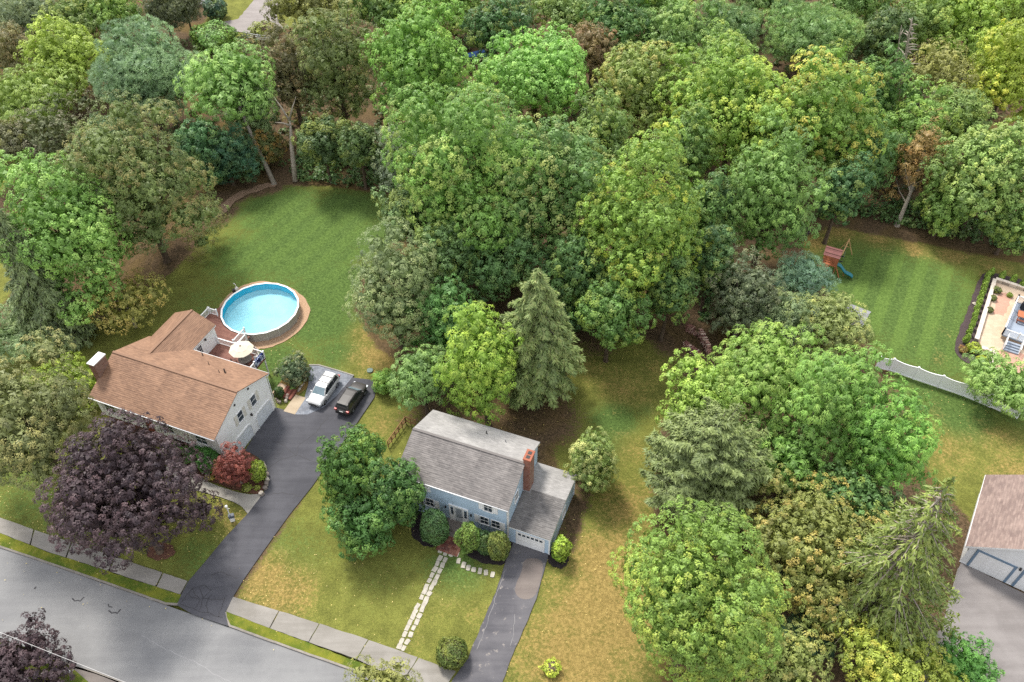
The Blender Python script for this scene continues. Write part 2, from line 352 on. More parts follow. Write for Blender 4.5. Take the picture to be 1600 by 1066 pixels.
def build_ground():
    xs = np.concatenate([[-3000, -900, -350, -200], np.arange(-135, 135.1, 0.8), [200, 350, 900, 3000]])
    ys = np.concatenate([[-3000, -700, -200, -60, -20], np.arange(5, 200.1, 0.8), [260, 400, 900, 4000]])
    X, Y = np.meshgrid(xs, ys)
    soil = np.ones(X.shape)
    for k, L in enumerate(LAWNS):
        d = seg_dist(X, Y, pts(L)); soil = np.minimum(soil, 1 - np.clip(d / 2.2 + 0.5, 0, 1))
    soil = np.maximum(soil, blobs(X, Y, SOIL))
    dry, lush = blobs(X, Y, DRY), blobs(X, Y, LUSH)
    inl = seg_dist(X, Y, pts([(1300,385),(1400,385),(1500,410),(1545,425),(1510,470),(1488,540),(1500,585),(1380,550),(1310,470)]))
    stripe = np.clip(inl / 3 + 0.3, 0, 1)
    stripe = np.maximum(stripe, .45 * np.clip(seg_dist(X, Y, pts([(360,330),(440,295),(610,312),(600,400),(545,440),(540,500),(490,440),(420,430),(330,450),(300,420)])) / 4 + .2, 0, 1))
    Z = 0.05 * np.sin(X * 0.13) * np.sin(Y * 0.11 + 1) - 0.06
    rd = seg_dist(X, Y, road_poly); Z = np.where(rd > -1.3, -0.5, Z)
    nx, ny = len(xs), len(ys)
    me = bpy.data.meshes.new('ground')
    idx = np.arange(nx * ny).reshape(ny, nx)
    q = np.stack([idx[:-1, :-1], idx[:-1, 1:], idx[1:, 1:], idx[1:, :-1]], -1).reshape(-1, 4)
    me.vertices.add(nx * ny); me.vertices.foreach_set('co', np.stack([X, Y, Z], -1).reshape(-1).astype(np.float32))
    me.loops.add(q.size); me.loops.foreach_set('vertex_index', q.reshape(-1).astype(np.int32))
    me.polygons.add(len(q)); me.polygons.foreach_set('loop_start', np.arange(0, q.size, 4, dtype=np.int32))
    me.update()
    me.polygons.foreach_set('use_smooth', [True] * len(q))
    a = me.attributes.new('mask', 'FLOAT_COLOR', 'POINT'); a.data.foreach_set('color', np.stack([soil, dry, lush, np.ones(X.shape)], -1).reshape(-1).astype(np.float32))
    a = me.attributes.new('stripe', 'FLOAT', 'POINT'); a.data.foreach_set('value', stripe.reshape(-1).astype(np.float32))
    me.materials.append(mat_ground())
    o = bpy.data.objects.new('ground', me); COL.objects.link(o); o['kind'] = 'structure'
build_ground()
# mown stripes of the far lawn: alternate bands lie the other way and look paler
def stripes():
    m = bpy.data.materials['lawn_and_soil']; nt = m.node_tree
    a, b = at(1480, 406), at(1439, 551); d = (b - a).normalized(); nrm = Vector((-d.y, d.x, 0))
    at_n = [n for n in nt.nodes if n.type == 'ATTRIBUTE' and n.attribute_name == 'stripe'][0]
    geo = nt.nodes.new('ShaderNodeNewGeometry'); dt = nt.nodes.new('ShaderNodeVectorMath'); dt.operation = 'DOT_PRODUCT'; dt.inputs[1].default_value = nrm
    nz = nt.nodes.new('ShaderNodeTexNoise'); nz.inputs['Scale'].default_value = 0.25
    nt.links.new(geo.outputs['Position'], dt.inputs[0])
    ad = nt.nodes.new('ShaderNodeMath'); ad.operation = 'MULTIPLY_ADD'; nt.links.new(nz.outputs['Fac'], ad.inputs[0]); ad.inputs[1].default_value = 0.8; nt.links.new(dt.outputs['Value'], ad.inputs[2])
    sn = nt.nodes.new('ShaderNodeMath'); sn.operation = 'MULTIPLY'; nt.links.new(ad.outputs[0], sn.inputs[0]); sn.inputs[1].default_value = 2 * math.pi / 3.1
    s2 = nt.nodes.new('ShaderNodeMath'); s2.operation = 'SINE'; nt.links.new(sn.outputs[0], s2.inputs[0])
    mr = nt.nodes.new('ShaderNodeMapRange'); mr.interpolation_type = 'SMOOTHSTEP'; nt.links.new(s2.outputs[0], mr.inputs[0])
    for i, v in enumerate((-0.35, 0.35, 0.0, 0.30)): mr.inputs[i + 1].default_value = v
    mu = nt.nodes.new('ShaderNodeMath'); mu.operation = 'MULTIPLY'; nt.links.new(mr.outputs[0], mu.inputs[0]); nt.links.new(at_n.outputs['Fac'], mu.inputs[1])
    for l in list(nt.links):
        if l.from_node == at_n and l.to_node != mu:
            s = l.to_socket; nt.links.remove(l); nt.links.new(mu.outputs[0], s)
stripes()

# ------------------------------------------------------------------ road, kerbs, pavements, drives
ASPH = mat_asphalt('road_asphalt', lin(140, 140, 141), lin(154, 154, 154))
DRIVE_A = mat_asphalt('sealed_asphalt', lin(80, 80, 86), lin(98, 98, 104))
DRIVE_B = mat_asphalt('worn_asphalt', lin(92, 91, 97), lin(118, 116, 120), patch=lin(134, 128, 124))
DRIVE_C = mat_asphalt('grey_asphalt', lin(138, 132, 130), lin(158, 152, 150))
CONC = mat_asphalt('pavement_concrete', lin(148, 143, 135), lin(172, 167, 160), rough=0.9)
CONCB = mat_asphalt('walk_concrete', lin(178, 173, 163), lin(198, 193, 183), rough=0.9)
KERB = plain('kerb_granite', lin(140, 134, 126), 0.85, 0.2, var=0.25)
TAR = plain('crack_tar', lin(62, 61, 64), 0.7, 0.3, var=0.2)
VERGE = mat_verge()
sheet('road', road_poly, -0.115, ASPH)
def offset_strip(line, lo, hi):
    """band between two offsets (metres) to the left of a polyline"""
    L = []; R = []
    for i, p in enumerate(line):
        d = (line[min(i + 1, len(line) - 1)] - line[max(i - 1, 0)]).normalized(); n = Vector((-d.y, d.x, 0))
        L.append(p + n * lo); R.append(p + n * hi)
    return L + R[::-1]
def line_of(lst, step=1.0):
    P = pts(lst); out = []
    for a, b in zip(P, P[1:]):
        k = max(1, int((b - a).length / step)); out += [a.lerp(b, j / k) for j in range(k)]
    return out + [P[-1]]
def kerb(name, lst, w=0.16, hgt=0.135, base=-0.16):
    ln = line_of(lst, 0.8); m = MB(); rg = random.Random(3)
    a = [p + Vector((rg.uniform(-.015, .015), rg.uniform(-.015, .015), 0)) for p in ln]
    P = offset_strip(a, -0.02, w); k = len(ln); top = 0.02
    for i in range(k - 1):
        p0, p1, q0, q1 = P[i], P[i + 1], P[2 * k - 1 - i], P[2 * k - 2 - i]
        z = lambda p, h: (p.x, p.y, h)
        m.quad(z(p0, top), z(p1, top), z(q1, top), z(q0, top)); m.quad(z(p0, base), z(p1, base), z(p1, top), z(p0, top)); m.quad(z(q1, base), z(q0, base), z(q0, top), z(q1, top))
    o = m.build(name, KERB); o['kind'] = 'structure'; return o
kerb('kerb_west', [(-400,716),(-200,785),(0,855),(154,907.5),(258,944),(277,945),(283,938)])
kerb('kerb_east', [(351,957),(352,966),(358,978.5),(406,996.5),(560,1051),(760,1124)])
kerb('kerb_far_side', [(240,1085),(150,1050),(118,1042),(108,1052)])
sheet('grass_verge_west', pts([(-400,712),(-200,782),(0,853.5),(154,906),(256,942.5),(276,943),(284,930),(182,897),(72,862),(0,833),(-200,762),(-400,692)]), 0.004, VERGE, thick=0.1, rough=0.05)
sheet('grass_verge_east', pts([(352,958),(354,968),(360,977),(406,994.5),(560,1049),(760,1122),(780,1106),(590,1046),(460,996),(353.5,955)]), 0.004, VERGE, thick=0.1, rough=0.05)
sheet('grass_verge_far_side', pts([(-400,850),(-200,928),(0,1004),(60,1026),(100,1042),(112,1046),(150,1054),(190,1070),(150,1110),(-100,1110),(-400,980)]), 0.004, VERGE, thick=0.1, rough=0.05)
sheet('side_drive', pts([(60,1019),(190,1066.5),(260,1092),(200,1120),(118,1048),(108,1040)]), 0.02, mat_asphalt('brown_asphalt', lin(120,112,108), lin(140,132,126)), thick=0.1)
# pavement slabs: each slab is a piece of its own
def pavement(name, top, bot, cuts):
    root = empty(name); root['kind'] = 'structure'; n = len(cuts) - 1
    T, B = pts(top), pts(bot)
    def along(P, t):
        L = [0];
        for a, b in zip(P, P[1:]): L.append(L[-1] + (b - a).length)
        s = t * L[-1]
        for i in range(len(P) - 1):
            if s <= L[i + 1] + 1e-6: return P[i].lerp(P[i + 1], (s - L[i]) / (L[i + 1] - L[i]))
    for i in range(n):
        g = 0.0022; t0, t1 = cuts[i] + g * (i > 0), cuts[i + 1] - g * (i < n - 1)
        rg = random.Random(i * 7 + len(top)); z = 0.03 + rg.uniform(-.008, .008)
        P = [along(T, t0 + (t1 - t0) * k / 6) for k in range(7)] + [along(B, t1 + (t0 - t1) * k / 6) for k in range(7)]
        sheet('slab', P, z, CONC, thick=0.12, parent=root, rough=0.03, seed=i, step=0.6)
pavement('pavement_west', [(-200,738),(0,809),(80,837),(200,877),(293,908)], [(-200,762),(0,832.5),(72,861.5),(182,896),(281,929)], [0,.13,.27,.40,.545,.66,.79,.93,1])
pavement('pavement_east', [(364,933),(450,959),(560,994.5),(633,1020),(712,1049)], [(353.5,955.5),(430,985),(560,1031),(592,1047),(690,1082)], [0,.215,.40,.62,.84,1])
pavement('pavement_corner', [(786,1072),(900,1112)], [(764,1106),(880,1150)], [0,.5,1])

drvA = [(277,946),(283,930),(294,909),(320,879),(352,840),(387,803),(411,772),(417,757),(418,742),(413,726),(402,714),(383,704),(400,676),(428,636),(445,641),(462,648),(481,648),(506,637),(526,619),(549,590),(582,594),(588,602),(585,621),(556,664),(520,714),(488,760),(452,805),(424,844),(400,878),(380,907),(366,930),(352,957),(357,979),(300,960)]
o = sheet('driveway_west', pts(drvA), 0.034, DRIVE_A)
def crack(name, lst, w, parent, z):
    m = MB(); rg = random.Random(len(lst)); P = []
    Q = pts(lst)
    for a, b in zip(Q, Q[1:]):
        k = max(2, int((b - a).length / 0.35))
        for j in range(k): P.append(a.lerp(b, j / k) + Vector((rg.uniform(-.08, .08), rg.uniform(-.08, .08), 0)))
    P.append(Q[-1]); k = len(P); S = offset_strip(P, -w / 2, w / 2)
    for i in range(k - 1):
        m.quad(*[(q.x, q.y, z) for q in (S[i], S[i + 1], S[2 * k - 2 - i], S[2 * k - 1 - i])])
    return m.build(name, TAR, parent)
for L in ([(416,735),(440,718),(463,712),(467,695),(490,680),(512,652)],[(463,712),(440,694),(425,690)],[(467,712),(490,722),(520,728)],[(412,775),(440,770),(470,776)],[(330,900),(345,893),(371,905)]): crack('crack', L, 0.06, o, 0.04)
for L in ([(285,940),(300,920),(312,938),(306,950)],[(312,918),(318,935),(312,953)],[(318,935),(340,938),(352,935)],[(283,943),(300,951),(322,958),(348,966)],[(352,935),(346,950),(342,965)],[(300,920),(318,915),(330,922),(318,935)],[(294,930),(312,938)],[(326,958),(322,945),(330,930)]): crack('crack', L, 0.06, o, 0.04)
drvB = [(803,845),(796,864),(789,881),(777.5,918),(764,950),(751,980),(731,1029),(708,1062),(680,1120),(770,1140),(786,1064),(805,1013),(822,975),(838,936),(848,900),(857,866)]
o = sheet('driveway_blue_house', pts(drvB), 0.036, DRIVE_B, rough=0.04)
for L in ([(777,925),(764,965),(757,985),(745,1015)],[(790,890),(777,925)],[(805,960),(803,985),(797,1010)]):
    c = crack('paint_scuff', L, 0.045, o, 0.042); c.data.materials[0] = plain('scuff_pale', lin(136,134,134), 0.9, 0.1, var=.3)
sheet('drive_patch', smooth_poly(pts([(818,874),(836,872),(850,878),(846,905),(836,935),(816,938),(804,928),(806,912),(815,895)])), 0.041, mat_asphalt('resurfaced_patch', lin(122,112,108), lin(140,130,124)), parent=o)
sheet('driveway_east', pts([(1497,890),(1484,936),(1470,985),(1420,1000),(1400,1120),(1900,1200),(1900,1080),(1600,928),(1502,879)]), 0.03, DRIVE_C, rough=0.03)
m = MB(); P = line_of([(1497,889),(1484,936),(1478,958)], 0.5)
m.tube([(p.x, p.y, 0.05) for p in P], 0.06, 6); m.build('drive_edging', CONC)['kind'] = 'structure'
sheet('driveway_far', pts([(318,47),(330,38),(372,30),(405,-10),(420,-60),(470,-60),(445,0),(432,22),(436,36),(445,46),(400,52)]), 0.03, mat_asphalt('pale_gravel', lin(150,142,138), lin(170,162,158)), rough=0.1)
# tar snakes and marks on the road
rd = bpy.data.objects['road']
for L, w in (([(113,933),(117,938),(124,938),(131,932)], .12), ([(170,952),(175,957),(182,957),(188,951)], .12), ([(167,944),(175,948)], .1), ([(54,917),(55,919)], .15)):
    crack('tar_mark', L, w, rd, -0.109)
for L, w in (([(220,993),(260,1014),(300,1032),(340,1055),(390,1080)], .05), ([(252,995),(262,978)], .04)):
    c = crack('seam_line', L, w, rd, -0.109); c.data.materials[0] = plain('seam_pale', lin(150,149,150), 0.9, 0.1, var=.15)

MULCH_D = mat_mulch('mulch_black', lin(38, 34, 36), lin(62, 55, 55)); MULCH_B = mat_mulch('mulch_brown', lin(84, 58, 48), lin(116, 84, 70)); MULCH_G = mat_mulch('mulch_grey', lin(66, 56, 58), lin(92, 80, 80))
DIRT = mat_mulch('pool_sand', lin(160, 130, 104), lin(192, 160, 132)); TRAIL = mat_mulch('bare_earth', lin(122, 100, 82), lin(150, 126, 106))
def bed(name, P, mat, z=0.012, rough=0.08): return sheet(name, smooth_poly(pts(P), 2), z, mat, rough=rough)
bed('mulch_bed_front_west', [(640,790),(672,800),(694,822),(692,848),(676,857),(656,850),(642,838)], MULCH_D)
bed('mulch_bed_front_east', [(716,836),(722,862),(742,876),(768,883),(790,883),(800,862),(806,842),(760,822)], MULCH_D)
bed('mulch_bed_corner', [(855,866),(866,858),(882,862),(890,872),(886,884),(874,890),(862,884),(854,878)], MULCH_D)
bed('mulch_bed_west_house', [(255,660),(345,690),(386,700),(412,726),(417,744),(416,762),(408,773),(390,772),(360,764),(330,752),(290,735),(250,700)], MULCH_B)
bed('mulch_ring', [(232,852),(250,846),(270,852),(276,864),(262,874),(240,876),(228,868)], MULCH_B)
bed('pool_sand_ring', [(350,462),(400,436),(452,446),(477,466),(486,482),(480,504),(462,523),(442,536),(416,545),(392,546),(350,540),(334,500)], DIRT)
bed('earth_trail', [(334,340),(345,318),(372,300),(408,288),(432,284),(430,292),(396,300),(366,316),(350,338)], TRAIL, rough=0.25)
bed('mulch_bed_slope', [(428,606),(446,590),(474,572),(484,572),(486,590),(476,612),(462,620),(446,612)], mat_mulch('mulch_leafy', lin(100, 84, 48), lin(140, 116, 70)))
bed('mulch_bed_patio', [(1540,424),(1528,437),(1514,481),(1498,517),(1491,545),(1497,558),(1516,570),(1542,578),(1556,556),(1535,540),(1526,530),(1556,442),(1610,458),(1610,440),(1570,430)], MULCH_G)
bed('mulch_bed_swing', [(1252,354),(1262,352),(1267,362),(1258,376),(1250,378)], MULCH_G)
COB = mat_paver('cobble_paver', lin(118, 124, 134), lin(150, 154, 162), lin(96, 98, 104), 0.24, 0.16, 0.5)
sheet('cobble_parking_pad', pts([(484,572),(498,572),(526,580),(552,588),(549,592),(526,619),(506,637),(481,648),(461,648),(476,621),(482,600)]), 0.042, COB)
m = MB(); P = line_of([(483,571),(498,571),(526,579),(553,587.5)], 0.6); m.tube([(p.x, p.y, 0.06) for p in P], 0.09, 6); m.build('cobble_edging', CONCB)['kind'] = 'structure'
sheet('tan_walk', pts([(443,643),(461,648),(478,622),(462,617)]), 0.046, mat_asphalt('tan_concrete', lin(178, 158, 132), lin(202, 184, 158)))
sheet('front_walk', pts([(387,803),(411,772),(391,773),(373,770),(341,760),(316,749),(280,736),(240,722),(236,732),(270,748),(306,766),(342,776),(366,785),(378,792)]), 0.03, CONCB)
# stepping stones of the garden path: each one is a piece
FLAG = plain('flagstone', lin(178, 172, 160), 0.9, 0.15, var=0.25, scale=3)
path = empty('stone_path'); path['kind'] = 'structure'
def stone(px, py, w, h, rot, seed):
    c = at(px, py); rg = random.Random(seed); P = []
    for a, b in ((-1, -1), (-.2, -1.08), (1, -1), (1.06, .1), (1, 1), (.1, 1.05), (-1, 1), (-1.05, -.1)):
        x, y = a * w / 2 * rg.uniform(.84, 1.06), b * h / 2 * rg.uniform(.84, 1.06)
        P.append(c + Vector((x * math.cos(rot) - y * math.sin(rot), x * math.sin(rot) + y * math.cos(rot), 0)))
    o = sheet('stepping_stone', P, 0.028 + rg.uniform(-.006, .012), FLAG, thick=0.05, parent=path)
    return o
R6 = lambda x, y: (620 + x / 5.33, 830 + y / 5.33)
cols = [(360,225),(338,268),(318,317),(294,367),(270,412),(246,462),(232,503),(207,551),(170,626),(153,671),(135,712),(110,760),(87,806),(67,857),(40,916),(20,962),
        (404,238),(381,283),(358,332),(336,380),(314,428),(288,470),(270,520),(246,568),(233,604),(212,650),(188,706),(167,757),(139,806),(117,862),(86,922),(57,975),
        (380,113),(437,136),(494,150),(366,158),(407,177),(454,192),(498,192),(514,248),(556,283),(595,305),(640,320),(692,333),(743,346),(798,363)]
for i, (x, y) in enumerate(cols):
    rg = random.Random(i); k = 1.0 if i < 32 else 1.05
    stone(*R6(x, y), rg.uniform(.36, .44) * k, rg.uniform(.50, .62) * k, -0.37 + rg.uniform(-.15, .15) + (0.3 if i > 38 else 0), i)

# ------------------------------------------------------------------ house pieces
def slope(parent, a, b, c, d, mat, row=0.16, thick=0.07, name='roof_slope', lift=0.018):
    """shingled roof plane laid in real courses; a,b = eave corners, c,d = ridge corners above b,a"""
    a, b, c, d = map(Vector, (a, b, c, d)); n = (b - a).cross(d - a).normalized()
    if n.z < 0: n = -n
    L = max((d - a).length, (c - b).length); k = max(2, int(L / row)); V = []; Fc = []; UV = []
    W = (b - a).length; S = 10
    rg = random.Random(int(L * 100))
    for i in range(k):
        t0, t1 = i / k, (i + 1) / k
        for tt, off in ((t0, lift), (t1, 0.0)):
            for j in range(S + 1):
                s = j / S; p = a.lerp(d, tt).lerp(b.lerp(c, tt), s); w = rg.uniform(-.004, .004)
                V.append(tuple(p + n * (off + w))); UV.append((s * W, tt * L))
        o = i * 2 * (S + 1)
        for j in range(S): Fc.append((o + j, o + j + 1, o + S + 2 + j, o + S + 1 + j))
        if i:
            q = o - (S + 1)
            for j in range(S): Fc.append((q + j, q + j + 1, o + j + 1, o + j))
    o = len(V); lo = [p - n * thick for p in (a, b, c, d)]; hi = [a + n * lift, b + n * lift, c, d]
    V += [tuple(p) for p in lo + hi]; UV += [(0, 0)] * 8
    Fc += [(o, o + 3, o + 2, o + 1), (o, o + 1, o + 5, o + 4), (o + 1, o + 2, o + 6, o + 5), (o + 2, o + 3, o + 7, o + 6), (o + 3, o, o + 4, o + 7)]
    me = bpy.data.meshes.new(name); me.from_pydata(V, [], Fc); me.materials.append(mat)
    ul = me.uv_layers.new(name='UVMap')
    for lp in me.loops: ul.data[lp.index].uv = UV[lp.vertex_index]
    ob = bpy.data.objects.new(name, me); COL.objects.link(ob); ob.parent = parent; return ob
def gable_block(parent, u0, u1, v0, v1, z0, ze, zr, mat, axis='u', name='wall', vr=None):
    m = MB(); vr = (v0 + v1) / 2 if vr is None else vr
    if axis == 'u':
        m.quad((u0, v0, z0), (u1, v0, z0), (u1, v0, ze), (u0, v0, ze)); m.quad((u1, v1, z0), (u0, v1, z0), (u0, v1, ze), (u1, v1, ze))
        for u in (u0, u1): m.quad((u, v0, z0), (u, v1, z0), (u, v1, ze), (u, vr, zr), (u, v0, ze))
    else:
        ur = (u0 + u1) / 2
        m.quad((u0, v0, z0), (u0, v1, z0), (u0, v1, ze), (u0, v0, ze)); m.quad((u1, v0, z0), (u1, v1, z0), (u1, v1, ze), (u1, v0, ze))
        for v in (v0, v1): m.quad((u0, v, z0), (u1, v, z0), (u1, v, ze), (ur, v, zr), (u0, v, ze))
    return m.build(name, mat, parent)
def wall_frame(axis, s, pos):
    """maps (along, out, up) onto a wall of the house: axis v -> front/back wall, axis u -> gable wall"""
    if axis == 'v': return lambda a, o, z: (a, pos + s * o, z)
    return lambda a, o, z: (pos + s * o, a, z)
def wbox(m, fr, a0, a1, o0, o1, z0, z1):
    p, q = fr(a0, o0, z0), fr(a1, o1, z1)
    m.box(min(p[0], q[0]), max(p[0], q[0]), min(p[1], q[1]), max(p[1], q[1]), min(p[2], q[2]), max(p[2], q[2]))
def window(parent, fr, a, z, w, h, frame_mat=WHITE, trim=0.09, cols=1, shutter=None, shut_w=0.42, bars=True):
    m = MB(); t = trim
    wbox(m, fr, a - w / 2 - t, a + w / 2 + t, 0, .07, z + h / 2, z + h / 2 + t); wbox(m, fr, a - w / 2 - t - .04, a + w / 2 + t + .04, 0, .11, z - h / 2 - t, z - h / 2)
    for s in (-1, 1): x = a + s * (w / 2 + t / 2); wbox(m, fr, x - t / 2, x + t / 2, 0, .068, z - h / 2, z + h / 2)
    f = m.build('window', frame_mat, parent)
    for k, (za, zb) in enumerate(((z - h / 2, z), (z, z + h / 2))):
        m = MB(); wbox(m, fr, a - w / 2, a + w / 2, 0, .02 + .012 * k, za, zb); m.build('pane', GLASS, f)
    m = MB(); wbox(m, fr, a - w / 2, a + w / 2, .005, .05, z - .03, z + .03)
    if bars:
        for i in range(1, cols): x = a - w / 2 + w * i / cols; wbox(m, fr, x - .015, x + .015, .006, .045, z - h / 2, z + h / 2)
    m.build('sash_bar', frame_mat, f)
    if shutter:
        for s in (-1, 1):
            x = a + s * (w / 2 + t + shut_w / 2 + .02); m = MB(); wbox(m, fr, x - shut_w / 2, x + shut_w / 2, 0, .045, z - h / 2 - .05, z + h / 2 + .05)
            for i in range(7): zz = z - h / 2 + h * (i + .5) / 7; wbox(m, fr, x - shut_w / 2 + .05, x + shut_w / 2 - .05, .04, .06, zz - .05, zz + .03)
            m.build('shutter', shutter, parent)
    return f
def pipe_vent(parent, p, h, r, mat):
    m = MB(); m.tube([(p[0], p[1], p[2] - .2), (p[0], p[1], p[2] + h)], r, 10); m.tube([(p[0], p[1], p[2] - .02), (p[0], p[1], p[2] + .1)], [r * 2, r * 1.1], 10); m.build('vent_pipe', mat, parent, True)

DARK = plain('dark_metal', lin(48, 46, 46), 0.6, 0.4); GREYM = plain('grey_metal', lin(140, 140, 142), 0.5, 0.4)
# ------------------------------------------------------------------ the blue house
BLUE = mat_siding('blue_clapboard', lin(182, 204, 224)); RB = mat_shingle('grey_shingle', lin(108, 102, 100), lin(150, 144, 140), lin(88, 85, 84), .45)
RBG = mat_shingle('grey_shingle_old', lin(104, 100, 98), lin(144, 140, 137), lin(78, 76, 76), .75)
BRICK = mat_brick('chimney_brick', lin(128, 70, 54), lin(152, 86, 68), lin(150, 132, 120))
HB = empty('blue_house', (-0.267, 43.404, 0), -0.3716, label='pale blue clapboard two-storey house with grey shingle roof and attached garage', cat='house')
gable_block(HB, -11.6, -0.13, 0, 8.05, 0, 5.66, 7.45, BLUE)
ZE, ZR, VF, VB, VR = 5.78, 7.68, -0.32, 8.37, 4.03
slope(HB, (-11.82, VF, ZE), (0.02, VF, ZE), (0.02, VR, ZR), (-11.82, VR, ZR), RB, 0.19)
RBR = mat_shingle('grey_shingle_rear_lit', lin(150, 147, 145), lin(184, 181, 178), lin(134, 132, 130), .3)  # rear slopes' brighter light put into the colour, besides cleaner shingles
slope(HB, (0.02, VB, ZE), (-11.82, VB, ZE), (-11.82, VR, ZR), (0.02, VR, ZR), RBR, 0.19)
m = MB(); m.bar((-11.82, VR, ZR + .03), (0.02, VR, ZR + .03), .26, .04); m.build('ridge_cap', RB, HB)
m = MB()
m.box(-11.8, 0.0, VF + .02, VF + .06, ZE - .24, ZE - .06); m.box(-11.8, 0.0, VB - .06, VB - .02, ZE - .24, ZE - .06)
m.box(-11.8, 0.0, VF + .06, -.004, ZE - .16, ZE - .13)
for u in (-11.78, -0.03):
    for v, s in ((VF, 1), (VB, -1)): m.bar((u, v + s * .03, ZE - .15), (u, VR - s * .01, ZR - .15), .045, .16)
m.build('fascia_trim', WHITE, HB)
m = MB(); m.tube([(-11.8, VF - .05, ZE - .08), (0.0, VF - .05, ZE - .08)], .065, 8); m.tube([(-.25, VF - .05, ZE - .1), (-.25, -.06, ZE - .45), (-.25, -.06, 0.1)], .045, 8); m.build('gutter', WHITE, HB, True)
m = MB()
for u in (-11.57, -0.16):
    m = MB(); m.box(u - .06, u + .06, -.03, -.002, 0.3, ZE - .25)
    if u > -1: m.box(u + .032, u + .062, -.03, .08, 0.3, ZE - .3)
    m.build('corner_board', WHITE, HB)
m = MB(); m.box(-11.55, -.2, -.018, -.003, 2.85, 2.98); m.build('belt_course', BLUE, HB)
fr = wall_frame('v', -1, 0.0)
for a, z in ((-9.25, 4.75), (-2.2, 4.75)): window(HB, fr, a, z, .82, 1.25, cols=2, shutter=WHITE, shut_w=.46)
for a, z in ((-9.65, 2.28), (-8.5, 2.28), (-2.65, 2.28), (-1.45, 2.28)): window(HB, fr, a, z, .82, 1.15, cols=2)
for a in (-10.45, -7.7, -3.46, -.72):
    m = MB(); wbox(m, fr, a - .23, a + .23, 0, .045, 1.62, 2.94); m.build('shutter', WHITE, HB)
# front door with two side lights and a flat canopy frame
m = MB(); wbox(m, fr, -6.4, -4.3, 0, .12, 3.02, 3.2)
for a in (-6.3, -5.85, -4.85, -4.4): wbox(m, fr, a - .07, a + .07, 0, .10, .55, 3.02)
for a in (-6.07, -4.63): wbox(m, fr, a - .17, a + .17, 0, .05, .55, 1.5)
m.build('door_surround', WHITE, HB)
d = MB(); wbox(d, fr, -5.78, -4.92, 0, .04, .58, 3.0); d = d.build('front_door', plain('door_grey', lin(186, 190, 194), .5), HB)
m = MB(); wbox(m, fr, -5.62, -5.08, .04, .05, 1.3, 2.8); m.build('pane', mat_glass('storm_glass', (.16, .18, .2, 1), .1), d)
m = MB(); wbox(m, fr, -5.05, -4.98, .04, .09, 1.55, 1.62); m.build('handle', DARK, d)
for a in (-6.07, -4.63):
    for z in (1.72, 2.12, 2.52): m = MB(); wbox(m, fr, a - .12, a + .12, 0, .055, z - .14, z + .14); m.build('side_light', GLASS, HB)
m = MB(); c = fr(-5.62, .0, 5.28)
n = 12; ring = [(c[0] - .42 + .84 * i / n, c[2] - .30 * math.sin(math.pi * i / n)) for i in range(n + 1)]
m.quad(*[(x, -.05, z) for x, z in ring]); m.quad(*[(x, -.001, z) for x, z in ring][::-1])
for (x0, z0), (x1, z1) in zip(ring, ring[1:]): m.quad((x0, -.05, z0), (x1, -.05, z1), (x1, 0, z1), (x0, 0, z0))
fan = m.build('half_round_vent', WHITE, HB)
m = MB(); wbox(m, fr, -5.75, -5.49, .05, .06, 5.10, 5.2); m.build('louvre', DARK, fan)
for a in (-6.75, -4.05):
    m = MB(); wbox(m, fr, a - .07, a + .07, .02, .17, 2.35, 2.65); m.build('wall_lantern', DARK, HB)
for a in (-9.9, -2.1): m = MB(); wbox(m, fr, a - .42, a + .42, 0, .02, .12, .5); m.build('cellar_window', GLASS, HB)
frr = wall_frame('u', 1, -0.13)
window(HB, frr, 2.05, 4.9, .75, 1.2, cols=2); window(HB, frr, 6.35, 4.9, .75, 1.3, cols=2)
frb = wall_frame('v', 1, 8.05)
for a in (-9.5, -6.2, -2.4): window(HB, frb, a, 4.7, .82, 1.2, cols=2)
for a in (-9.5, -2.4): window(HB, frb, a, 2.0, .82, 1.2, cols=2)
# chimney on the gable end
m = MB(); m.box(-.13, .55, 3.95, 5.15, 2.5, 8.25); ch = m.build('chimney', BRICK, HB)
m = MB(); m.box(-.19, .61, 3.89, 5.21, 8.25, 8.45); m.build('chimney_cap', plain('cap_brick', lin(158, 98, 78), .9, var=.2), ch)
m = MB(); m.box(.03, .39, 4.12, 4.47, 8.45, 8.48); m.box(.03, .39, 4.63, 4.98, 8.45, 8.48); m.build('flue', DARK, ch)
m = MB(); m.box(-.12, .62, 3.88, 5.22, 3.2, 3.47); m.build('flashing', plain('lead_flashing', lin(150, 150, 152), .6, .4), ch)
pipe_vent(HB, (-5.2, 7.0, 6.35), .45, .06, DARK); pipe_vent(HB, (-3.0, 6.6, 6.55), .4, .04, GREYM)
